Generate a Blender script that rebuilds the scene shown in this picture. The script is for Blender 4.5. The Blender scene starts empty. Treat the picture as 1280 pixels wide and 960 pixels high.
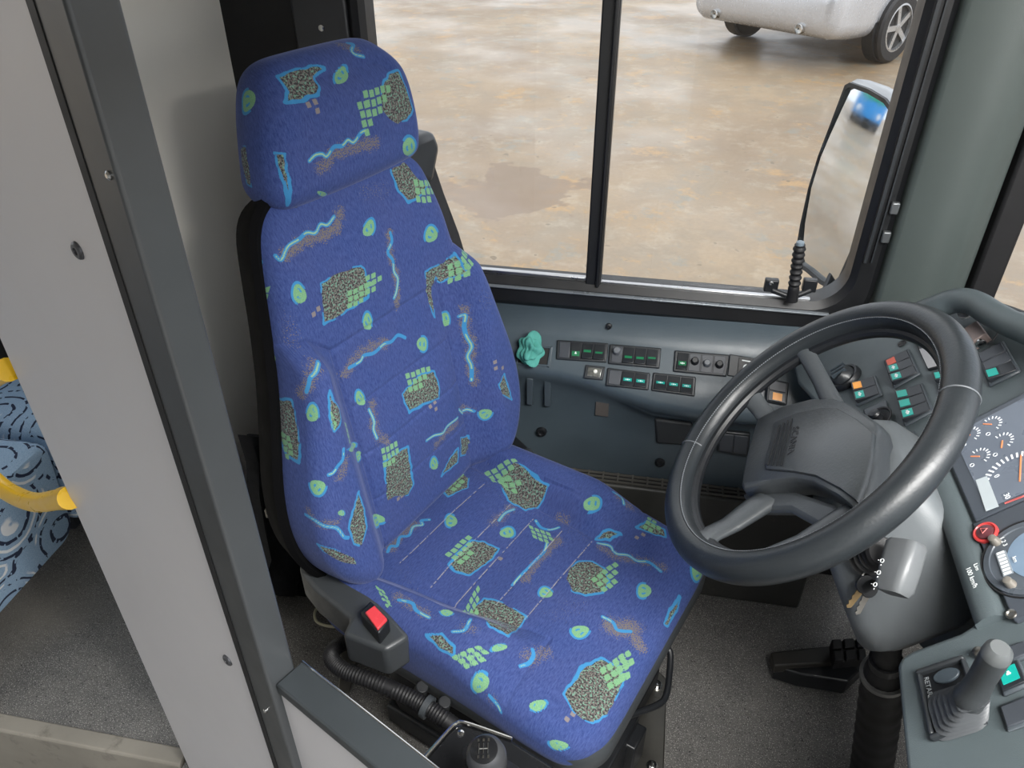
import bpy, bmesh, math, random
import numpy as np
from mathutils import Matrix, Vector
random.seed(4); RNG = np.random.RandomState(7)
C = bpy.context.scene.collection
A = np.array
# ------------------------------------------------------------------ camera
FPX = 961.0; PITCH = math.radians(34.5); YAW = math.radians(10.6)
CAM = A([0, 0, 1.65])
FW = A([-math.sin(YAW)*math.cos(PITCH), math.cos(YAW)*math.cos(PITCH), -math.sin(PITCH)])
RT = A([math.cos(YAW), math.sin(YAW), 0.0]); UP = np.cross(RT, FW)
cd = bpy.data.cameras.new('camera'); cam = bpy.data.objects.new('camera', cd); C.objects.link(cam)
cd.sensor_fit = 'HORIZONTAL'; cd.sensor_width = 36; cd.lens = FPX/1280*36; cd.clip_start = .02; cd.clip_end = 500
M = Matrix.Identity(4)
for i in range(3): M[i][0], M[i][1], M[i][2], M[i][3] = RT[i], UP[i], -FW[i], CAM[i]
cam.matrix_world = M
bpy.context.scene.camera = cam
def ray(x, y): return FW + RT*(x-640)/FPX - UP*(y-480)/FPX
def at_z(x, y, z): r = ray(x, y); return CAM + r*(z-CAM[2])/r[2]
def at_y(x, y, v): r = ray(x, y); return CAM + r*(v-CAM[1])/r[1]
def at_x(x, y, v): r = ray(x, y); return CAM + r*(v-CAM[0])/r[0]
def at_p(x, y, p, n): r = ray(x, y); return CAM + r*((A(p)-CAM)@n)/(r@n)
def at_d(x, y, d): return CAM + ray(x, y)*d
def nrm(v): v = A(v, float); return v/np.linalg.norm(v)
# ------------------------------------------------------------------ materials
def lin(c):
    c = [int(c[i:i+2], 16)/255 for i in (0, 2, 4)] if isinstance(c, str) else [v/255 for v in c]
    return tuple(v/12.92 if v <= .04045 else ((v+.055)/1.055)**2.4 for v in c) + (1,)
MC = {}
class NT:
    def __init__(s, name):
        s.m = bpy.data.materials.new(name); s.m.use_nodes = True; s.t = s.m.node_tree; s.n = s.t.nodes
        s.b = s.n['Principled BSDF']; s.l = s.t.links
    def new(s, ty, **kw):
        n = s.n.new(ty)
        for k, v in kw.items(): setattr(n, k, v)
        return n
    def link(s, a, b): s.l.new(a, b)
    def obj(s): return s.new('ShaderNodeTexCoord').outputs['Object']
    def noise(s, scale, detail=3, rough=.55, vec=None):
        n = s.new('ShaderNodeTexNoise'); n.inputs['Scale'].default_value = scale; n.inputs['Detail'].default_value = detail
        n.inputs['Roughness'].default_value = rough
        s.link(vec or s.obj(), n.inputs['Vector']); return n.outputs['Fac']
    def ramp(s, fac, a, b, ca=(0,0,0,1), cb=(1,1,1,1)):
        r = s.new('ShaderNodeMapRange'); r.inputs[1].default_value = a; r.inputs[2].default_value = b
        s.link(fac, r.inputs[0]); return r.outputs[0]
    def mix(s, fac, a, b):
        m = s.new('ShaderNodeMix', data_type='RGBA')
        if isinstance(fac, float): m.inputs[0].default_value = fac
        else: s.link(fac, m.inputs[0])
        for v, k in ((a, 6), (b, 7)):
            if isinstance(v, tuple): m.inputs[k].default_value = v
            else: s.link(v, m.inputs[k])
        return m.outputs[2]
    def math(s, op, a, b=0.0):
        m = s.new('ShaderNodeMath', operation=op)
        for v, k in ((a, 0), (b, 1)):
            if isinstance(v, (int, float)): m.inputs[k].default_value = v
            else: s.link(v, m.inputs[k])
        return m.outputs[0]
    def bump(s, h, strength=.3, dist=.001):
        b = s.new('ShaderNodeBump'); b.inputs['Strength'].default_value = strength; b.inputs['Distance'].default_value = dist
        s.link(h, b.inputs['Height']); s.link(b.outputs[0], s.b.inputs['Normal'])
def mat(name, col, rough=.5, metal=0.0, grain=0.0, gscale=900, var=.12, vscale=6, spec=.5, emit=0, dirt=None):
    if name in MC: return MC[name]
    t = NT(name); c = lin(col)
    f = t.noise(vscale, 4)
    lo = tuple(v*(1-var) for v in c[:3])+(1,); hi = tuple(min(1, v*(1+var)) for v in c[:3])+(1,)
    o = t.mix(t.ramp(f, .3, .7), lo, hi)
    if dirt:
        o = t.mix(t.ramp(t.noise(dirt[2], 6, .7), dirt[1], dirt[1]+.12), o, lin(dirt[0]))
    t.link(o, t.b.inputs['Base Color'])
    t.b.inputs['Metallic'].default_value = metal
    t.link(t.ramp(t.noise(vscale*5, 3), .2, .8), t.b.inputs['Roughness'])
    r = t.b.inputs['Roughness'].links[0].from_node
    r.inputs[3].default_value = max(.02, rough-.07); r.inputs[4].default_value = min(1, rough+.07)
    t.b.inputs['Specular IOR Level'].default_value = spec
    if grain: t.bump(t.noise(gscale, 2), grain, .0006)
    if emit:
        t.b.inputs['Emission Color'].default_value = c; t.b.inputs['Emission Strength'].default_value = emit
    MC[name] = t.m; return t.m
def glass(name, tint=(1,1,1), rough=0.0, refl=.10):
    t = NT(name); n = t.n
    tr = t.new('ShaderNodeBsdfTransparent'); tr.inputs[0].default_value = (*tint, 1)
    gl = t.new('ShaderNodeBsdfGlossy'); gl.inputs['Roughness'].default_value = rough
    fr = t.new('ShaderNodeFresnel'); fr.inputs[0].default_value = 1.45
    sp = t.ramp(t.noise(140, 2), .745, .78)           # dried water specks on the pane
    di = t.new('ShaderNodeBsdfDiffuse'); di.inputs[0].default_value = (.75, .75, .72, 1)
    m1 = t.new('ShaderNodeMixShader'); t.link(t.math('MULTIPLY', fr.outputs[0], refl*6), m1.inputs[0])
    t.link(tr.outputs[0], m1.inputs[1]); t.link(gl.outputs[0], m1.inputs[2])
    m2 = t.new('ShaderNodeMixShader'); t.link(t.math('MULTIPLY', sp, .22), m2.inputs[0])
    t.link(m1.outputs[0], m2.inputs[1]); t.link(di.outputs[0], m2.inputs[2])
    t.link(m2.outputs[0], n['Material Output'].inputs['Surface']); return t.m
PL = lambda: mat('dash plastic', '4a5356', .5, grain=.35, gscale=700, var=.06)
PLC = lambda: mat('console plastic', '444f56', .36, grain=.3, gscale=700, var=.1, vscale=4)
PLD = lambda: mat('dark slate plastic', '3c454c', .42, grain=.25, gscale=600, var=.1)
BLK = lambda: mat('black plastic', '191b1e', .42, grain=.15)
BLKS = lambda: mat('satin black plastic', '2a2d30', .36)
RUB = lambda: mat('black rubber', '141416', .6)
GRY = lambda: mat('charcoal moulding', '3d4144', .45, grain=.2, gscale=900)
STL = lambda: mat('bare steel', '9a9790', .35, 1.0, dirt=('5a5650', .55, 14))
CHR = lambda: mat('chrome', 'c8c8c6', .15, 1.0)
LEATH = lambda: mat('black leather', '24282b', .38, grain=.45, gscale=260, var=.1)
TEAL = lambda: mat('teal lens', '14958a', .3)
GRN = lambda: mat('green lens', '1b7048', .35)
ORG = lambda: mat('orange lens', 'f0a03a', .3)
REDL = lambda: mat('red lens', 'd2573c', .3)
WHT = lambda: mat('white print', 'd8dcdc', .5)
# ------------------------------------------------------------------ mesh builder
class MB:
    def __init__(s): s.v = []; s.f = []
    def add(s, vs, fs):
        o = len(s.v); s.v += [tuple(map(float, p)) for p in vs]; s.f += [tuple(i+o for i in f) for f in fs]; return s
    def hexa(s, p):   # 8 pts: bottom 4 (ccw), top 4
        return s.add(p, [(3,2,1,0),(4,5,6,7),(0,1,5,4),(1,2,6,5),(2,3,7,6),(3,0,4,7)])
    def box(s, lo, hi):
        x0,y0,z0 = lo; x1,y1,z1 = hi
        return s.hexa([(x0,y0,z0),(x1,y0,z0),(x1,y1,z0),(x0,y1,z0),(x0,y0,z1),(x1,y0,z1),(x1,y1,z1),(x0,y1,z1)])
    def obox(s, c, ax, ay, az):   # centre and three half-axis vectors
        c, ax, ay, az = map(A, (c, ax, ay, az))
        return s.hexa([c-ax-ay-az, c+ax-ay-az, c+ax+ay-az, c-ax+ay-az, c-ax-ay+az, c+ax-ay+az, c+ax+ay+az, c-ax+ay+az])
    def prism(s, poly, d):
        poly = [A(p, float) for p in poly]; d = A(d, float); n = len(poly)
        return s.add(poly+[p+d for p in poly], [tuple(range(n-1,-1,-1)), tuple(range(n,2*n))]+[(i,(i+1)%n,(i+1)%n+n,i+n) for i in range(n)])
    def loft(s, rings, closed=True, caps=True):
        n = len(rings[0]); vs = [p for r in rings for p in r]; fs = []
        for k in range(len(rings)-1):
            for i in range(n if closed else n-1):
                j = (i+1)%n; fs.append((k*n+i, k*n+j, (k+1)*n+j, (k+1)*n+i))
        if caps and closed: fs += [tuple(range(n-1,-1,-1)), tuple(range((len(rings)-1)*n, len(rings)*n))]
        return s.add(vs, fs)
    def tube(s, pts, r, n=12, caps=True, closed=False):
        pts = [A(p, float) for p in pts]; m = len(pts)
        rr = r if hasattr(r, '__len__') else [r]*m; rings = []; u = None
        for i in range(m):
            if closed: t = nrm(pts[(i+1)%m]-pts[i-1])
            else: t = nrm(pts[min(i+1,m-1)]-pts[max(i-1,0)])
            if u is None: u = nrm(np.cross(t, [0,0,1] if abs(t[2]) < .9 else [1,0,0]))
            u = nrm(u - t*(u@t)); w = np.cross(t, u)
            rings.append([pts[i]+rr[i]*(math.cos(a)*u+math.sin(a)*w) for a in np.linspace(0, 2*math.pi, n, endpoint=False)])
        if closed:
            o = len(s.v); s.loft(rings, True, False)
            s.f += [(o+(m-1)*n+i, o+(m-1)*n+(i+1)%n, o+(i+1)%n, o+i) for i in range(n)]; return s
        return s.loft(rings, True, caps)
    def cyl(s, p0, p1, r0, r1=None, n=20): return s.tube([p0, p1], [r0, r0 if r1 is None else r1], n)
    def lathe(s, o, ax, prof, n=24):   # prof: (distance along axis, radius)
        o, ax = A(o, float), nrm(ax); u = nrm(np.cross(ax, [0,0,1] if abs(ax[2]) < .9 else [1,0,0])); w = np.cross(ax, u)
        return s.loft([[o+ax*h+max(r, 1e-5)*(math.cos(a)*u+math.sin(a)*w) for a in np.linspace(0, 2*math.pi, n, endpoint=False)] for h, r in prof])
def spline(pts, k=8, closed=False):
    pts = [A(p, float) for p in pts]; out = []; n = len(pts)
    for i in range(n if closed else n-1):
        g = (lambda j: pts[j % n]) if closed else (lambda j: pts[min(max(j, 0), n-1)])
        p0, p1, p2, p3 = g(i-1), g(i), g(i+1), g(i+2)
        for t in np.linspace(0, 1, k, endpoint=False):
            out.append(.5*((2*p1)+(-p0+p2)*t+(2*p0-5*p1+4*p2-p3)*t*t+(-p0+3*p1-3*p2+p3)*t**3))
    if not closed: out.append(pts[-1])
    return out
def link_mesh(name, me, m, parent, bevel=0, seg=2, smooth=True, sharp=35):
    me.materials.append(m)
    if smooth:
        me.shade_smooth(); me.set_sharp_from_angle(angle=math.radians(sharp))
    o = bpy.data.objects.new(name, me); C.objects.link(o)
    if parent is not None: o.parent = parent
    if bevel:
        b = o.modifiers.new('bevel', 'BEVEL'); b.width = bevel; b.segments = seg; b.limit_method = 'ANGLE'; b.angle_limit = math.radians(30)
        b.harden_normals = False
    return o
INV = {}
def frame_of(parent):
    while parent.parent is not None: parent = parent.parent
    return INV.get(parent.name)
def build(name, mb, m, parent=None, bevel=0, seg=2, smooth=True, sharp=35, origin=None):
    v = A(mb.v, float)
    if parent is not None:
        iv = frame_of(parent); v = v@iv[:3,:3].T + iv[:3,3]; org = None
    else:
        org = A(origin) if origin is not None else A([(v[:,0].min()+v[:,0].max())/2, (v[:,1].min()+v[:,1].max())/2, v[:,2].min()])
        v = v-org
    me = bpy.data.meshes.new(name); me.from_pydata([tuple(p) for p in v], [], mb.f); me.validate()
    bm = bmesh.new(); bm.from_mesh(me); bmesh.ops.remove_doubles(bm, verts=bm.verts, dist=1e-6); bmesh.ops.recalc_face_normals(bm, faces=bm.faces); bm.to_mesh(me); bm.free()
    o = link_mesh(name, me, m, parent, bevel, seg, smooth, sharp)
    if parent is None:
        o.location = org; iv = np.eye(4); iv[:3,3] = -org; INV[o.name] = iv
    return o
def tag(o, label=None, cat=None, group=None, kind=None):
    if label: o['label'] = label
    if cat: o['category'] = cat
    if group: o['group'] = group
    if kind: o['kind'] = kind
    return o
def struct(o): o['kind'] = 'structure'; return o
def thing(name, label, cat, loc, rz=0, group=None):
    o = bpy.data.objects.new(name, None); C.objects.link(o); o.empty_display_size = .05
    o.location = loc; o.rotation_euler = (0, 0, rz); tag(o, label, cat, group)
    m = Matrix.Translation(Vector(loc))@Matrix.Rotation(rz, 4, 'Z')
    INV[o.name] = A(m.inverted()); return o
def text(name, body, size, origin, xdir, ydir, m, parent, extrude=.0004, align='CENTER', spacing=1.0, bold=0):
    cu = bpy.data.curves.new(name, 'FONT'); cu.body = body; cu.size = size; cu.extrude = extrude; cu.align_x = align; cu.align_y = 'CENTER'
    cu.space_character = spacing; cu.offset = bold
    cu.resolution_u = 3
    tmp = bpy.data.objects.new(name, cu); me = bpy.data.meshes.new_from_object(tmp); bpy.data.objects.remove(tmp)
    me.materials.clear(); me.materials.append(m); o = bpy.data.objects.new(name, me); C.objects.link(o); o.parent = parent
    x = nrm(xdir); y = nrm(A(ydir)-x*(A(ydir)@x)); z = np.cross(x, y)
    w = np.eye(4); w[:3,0], w[:3,1], w[:3,2], w[:3,3] = x, y, z, origin
    o.matrix_local = Matrix(frame_of(parent)@w); return o
def sst(x): x = np.clip(x, 0, 1); return x*x*(3-2*x)
# ------------------------------------------------------------------ seat fabric: motif fields stored per vertex in fabric coordinates (metres)
def seg_dist(q, pts, closed=False):
    pts = A(pts, float); b = np.roll(pts, -1, 0) if closed else pts[1:]; a = pts if closed else pts[:-1]
    d = np.full(len(q), 9.0)
    for p0, p1 in zip(a, b):
        e = p1-p0; L = max(e@e, 1e-12); t = np.clip(((q-p0)@e)/L, 0, 1)
        d = np.minimum(d, np.linalg.norm(q-p0-t[:,None]*e, axis=1))
    return d
def inside(q, pts):
    c = np.zeros(len(q), bool); pts = A(pts); n = len(pts)
    for i in range(n):
        (x0, y0), (x1, y1) = pts[i], pts[i-1]
        if y0 == y1: continue
        c ^= ((y0 > q[:,1]) != (y1 > q[:,1])) & (q[:,0] < (x1-x0)*(q[:,1]-y0)/(y1-y0)+x0)
    return c
def wob(q, s=70, ph=0): return (np.sin(q[:,0]*s*1.3+ph)+np.sin(q[:,1]*s+1.7*ph+2)+np.sin((q[:,0]+q[:,1])*s*1.9+ph))/3
CELLS = {'a': [(0,0),(1,0),(0,1),(1,1),(2,1),(0,2),(1,2),(2,2),(3,0),(3,1),(2,0)],
         'b': [(0,0),(1,0),(2,0),(3,0),(0,1),(1,1),(2,1),(1,2),(2,2),(0,2),(3,1),(4,0)],
         'c': [(0,0),(1,0),(0,1),(1,1),(2,1),(0,2),(1,2)], 'd': [(0,0),(1,0),(0,1),(1,1),(0,2),(0,3),(1,2)]}
def motif_fields(q, motifs):
    n = len(q); S = .003
    grey = np.zeros(n); cyan = np.zeros(n); green = np.zeros(n); yel = np.zeros(n); dust = np.zeros(n); brown = np.zeros(n); st = np.zeros(n); ring = np.zeros(n)
    cov = lambda d: np.clip(.5-d/(2*S), 0, 1)
    for m in motifs:
        k = m[0]; P = A(m[1], float)
        lo, hi = P.min(0)-.09, P.max(0)+.09
        I = np.where((q[:,0] > lo[0]) & (q[:,0] < hi[0]) & (q[:,1] > lo[1]) & (q[:,1] < hi[1]))[0]
        if not len(I): continue
        Q = q[I]; up = lambda arr, v: arr.__setitem__(I, np.maximum(arr[I], v))
        if k == 'patch':
            ph = P[0,0]*37; Qw = Q+np.stack([wob(Q, 150, ph), wob(Q, 130, ph+3)], 1)*.0018
            d = seg_dist(Qw, P, True); sd = np.where(inside(Qw, P), -d, d)
            up(grey, cov(sd)); gap = wob(Q, 28, ph)
            up(cyan, np.where(gap > -.45, cov(np.abs(sd-.0010)-.0021-.0014*gap), 0))
        elif k == 'grid':
            o, ax, ay = P[0], P[1]-P[0], P[2]-P[0]; inv = np.linalg.inv(np.stack([ax, ay], 1)); L = min(np.linalg.norm(ax), np.linalg.norm(ay))
            ab = (Q-o)@inv.T; sc = min(1, L/.015)
            for (i, j) in CELLS[m[2]]:
                e = np.maximum(np.abs(ab[:,0]-i-.08*math.sin(j*2.1)), np.abs(ab[:,1]-j-.08*math.sin(i*1.7)))-.38
                up(green, cov(e*L))
        elif k == 'dot':
            inv = np.linalg.inv(np.stack([P[1]-P[0], P[2]-P[0]], 1)); ab = (Q-P[0])@inv.T; L = .5*(np.linalg.norm(P[1]-P[0])+np.linalg.norm(P[2]-P[0]))
            r = np.linalg.norm(ab, axis=1); an = np.arctan2(ab[:,1], ab[:,0]); ph = P[0,0]*91
            r = r+.06*np.sin(an*3+ph)
            up(green, cov((r-.9)*L))
            up(ring, np.where(np.sin(an+ph) > -.35, cov((np.abs(r-.97)-.13)*L), 0))
            up(ring, np.where(np.sin(2*an+ph) > .0, cov((np.abs(r-.36)-.11)*L), 0))
        elif k == 'wave':
            Pw = A(spline(np.c_[P, np.zeros(len(P))], 5))[:,:2]
            d = seg_dist(Q, Pw); up(cyan, cov(d-.0034)); up(yel, np.where(wob(Q, 60, P[0,1]*50) > -.1, cov(d-.0012), 0))
        elif k == 'dust':
            d = seg_dist(Q, P) if len(P) > 1 else np.linalg.norm(Q-P[0], axis=1)
            up(dust, 1.3*m[3]*sst(1.15-(d+.005*wob(Q, 160, 1))/(m[2]*1.45)))
        elif k == 'wear':
            d = seg_dist(Q, P); dust[I] = np.maximum(dust[I], m[3]*np.exp(-(d/m[2])**2))
        elif k == 'brown':
            for c in P: up(brown, cov(np.max(np.abs(Q-c), 1)-.0042))
        elif k == 'stitch':
            d = seg_dist(Q, P); up(st, np.clip(1-d/.0028, 0, 1))
    return np.stack([grey, cyan, green, yel], 1), np.stack([dust, brown, st, ring], 1)
def fabric_mat():
    t = NT('blue bus upholstery'); a1 = t.new('ShaderNodeAttribute'); a1.attribute_name = 'm1'; a2 = t.new('ShaderNodeAttribute'); a2.attribute_name = 'm2'
    s1 = t.new('ShaderNodeSeparateColor'); t.link(a1.outputs['Color'], s1.inputs[0]); s2 = t.new('ShaderNodeSeparateColor'); t.link(a2.outputs['Color'], s2.inputs[0])
    fa = t.new('ShaderNodeAttribute'); fa.attribute_name = 'fab'; v = fa.outputs['Vector']
    fine = t.noise(520, 2, .6, v); mid = t.noise(300, 1, .5, v); big = t.noise(9, 4, .6, v)
    jit = lambda ch: t.math('ADD', ch, t.math('MULTIPLY', t.math('SUBTRACT', fine, .5), .35))
    th = lambda x: t.ramp(x, .42, .58)
    base = t.mix(t.ramp(fine, .3, .7), lin('31437a'), lin('3a4e88')); mpn = t.new('ShaderNodeMapping'); mpn.inputs['Scale'].default_value = (1, .22, 1); t.link(v, mpn.inputs[0]); pile = t.noise(420, 3, .65, mpn.outputs[0]); base = t.mix(t.ramp(big, .35, .7), base, lin('3d4b80')); base = t.mix(t.ramp(pile, .30, .70), t.mix(.36, base, lin('0f1638')), t.mix(.10, base, lin('8a97c8')))
    # specks of brown velour
    rnd = t.noise(430, 1, .5, v)
    spk = t.math('GREATER_THAN', t.math('ADD', t.math('MULTIPLY', s2.outputs[0], .46), t.math('MULTIPLY', rnd, 1.0)), .80)
    o = t.mix(spk, base, lin('6e6763'))
    o = t.mix(th(jit(s2.outputs[1])), o, lin('7d7676'))
    g = t.mix(t.ramp(mid, .47, .53), lin('3a3839'), lin('6c6763')); g = t.mix(t.ramp(t.noise(240, 1, .5, v), .56, .6), g, lin('6b8c7c'))
    o = t.mix(th(jit(s1.outputs[0])), o, g)
    o = t.mix(th(jit(s1.outputs[1])), o, lin('3b80b0'))
    o = t.mix(th(jit(s1.outputs[2])), o, t.mix(t.ramp(fine, .35, .65), lin('66966e'), lin('7ba57e')))
    o = t.mix(th(jit(a2.outputs['Alpha'])), o, lin('3b80b0'))
    o = t.mix(th(jit(a1.outputs['Alpha'])), o, lin('8fb088'))
    dash = t.math('GREATER_THAN', t.noise(160, 0, .5, v), .42)
    o = t.mix(t.math('MULTIPLY', t.math('MULTIPLY', t.ramp(s2.outputs[2], .45, .75), dash), .7), o, lin('a09c9a'))
    t.link(o, t.b.inputs['Base Color']); t.b.inputs['Roughness'].default_value = .9; t.b.inputs['Specular IOR Level'].default_value = .15
    t.b.inputs['Sheen Weight'].default_value = .25; t.b.inputs['Sheen Roughness'].default_value = .4; t.b.inputs['Sheen Tint'].default_value = lin('b4bce0')
    h = t.math('SUBTRACT', t.math('ADD', t.math('MULTIPLY', fine, .5), t.math('MULTIPLY', s1.outputs[0], .4)), t.math('MULTIPLY', s2.outputs[2], 2.2))
    t.bump(h, .45, .0012); return t.m
def rrect(a0, a1, b0, b1, r, n=24):
    out = []
    for cx, cy, s in ((a1-r, b1-r, 0), (a0+r, b1-r, 90), (a0+r, b0+r, 180), (a1-r, b0+r, 270)):
        for t in np.linspace(0, 90, n): an = math.radians(s+t); out.append((cx+r*math.cos(an), cy+r*math.sin(an)))
    return A(out)
def resample(P, n):
    P = A(P); Q = np.r_[P, P[:1]]; L = np.r_[0, np.cumsum(np.linalg.norm(np.diff(Q, axis=0), axis=1))]; s = np.linspace(0, L[-1], n, endpoint=False)
    return np.stack([np.interp(s, L, Q[:,0]), np.interp(s, L, Q[:,1])], 1)
def smooth_loop(P, k=6):
    for _ in range(k): P = .25*np.roll(P, 1, 0)+.5*P+.25*np.roll(P, -1, 0)
    return P
def puff(name, outline, height, roll, depth, to3d, motifs, parent, m, nr=150, npm=640, tuck=.012, sm=60):
    """upholstered pad: outline is its outermost edge, height(p) the crown, the edge rolls over and drops to depth"""
    P = smooth_loop(resample(outline, npm), sm); tg = np.roll(P, -1, 0)-np.roll(P, 1, 0); N = np.stack([tg[:,1], -tg[:,0]], 1); N /= np.linalg.norm(N, axis=1)[:,None]
    c = P.mean(0)
    if ((P-c)*N).sum() < 0: N = -N
    N = smooth_loop(N, 80); N /= np.linalg.norm(N, axis=1)[:,None]; IN = smooth_loop(P-N*roll, 60); rings = []; fab = []
    for r in np.linspace(.004, 1, nr): p = c+(IN-c)*r; rings.append((p, height(p))); fab.append(p)
    h0 = height(IN)
    for ph in np.linspace(0, math.pi/2, 22)[1:]:
        p = IN+N*roll*math.sin(ph); rings.append((p, h0-roll*(1-math.cos(ph)))); fab.append(IN+N*roll*ph)
    hs = h0-roll; k = 24
    for t in np.linspace(0, 1, k)[1:]:
        p = IN+N*(roll*(1+.05*math.sin(math.pi*t))-tuck*t*t); d = hs+(depth-hs)*t; rings.append((p, d)); fab.append(IN+N*(roll*math.pi/2)+N*((hs-depth)*t)[:,None])
    V = np.concatenate([to3d(p, d) for p, d in rings]); F = np.concatenate(fab); R = len(rings); n = npm
    i = np.arange(n); j = (i+1) % n
    fs = np.concatenate([np.stack([k_*n+i, k_*n+j, (k_+1)*n+j, (k_+1)*n+i], 1) for k_ in range(R-1)])
    faces = fs.tolist()+[list(range(n-1, -1, -1)), list(range((R-1)*n, R*n))]
    me = bpy.data.meshes.new(name); me.from_pydata(V.tolist(), [], faces)
    bm = bmesh.new(); bm.from_mesh(me); bmesh.ops.recalc_face_normals(bm, faces=bm.faces); bm.to_mesh(me); bm.free()
    m1, m2 = motif_fields(F, motifs)
    for nm, arr in (('m1', m1), ('m2', m2)):
        at = me.attributes.new(nm, 'FLOAT_COLOR', 'POINT'); at.data.foreach_set('color', arr.astype(np.float32).ravel())
    at = me.attributes.new('fab', 'FLOAT_VECTOR', 'POINT'); at.data.foreach_set('vector', np.c_[F, np.zeros(len(F))].astype(np.float32).ravel())
    return link_mesh(name, me, m, parent, sharp=60)
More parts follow.
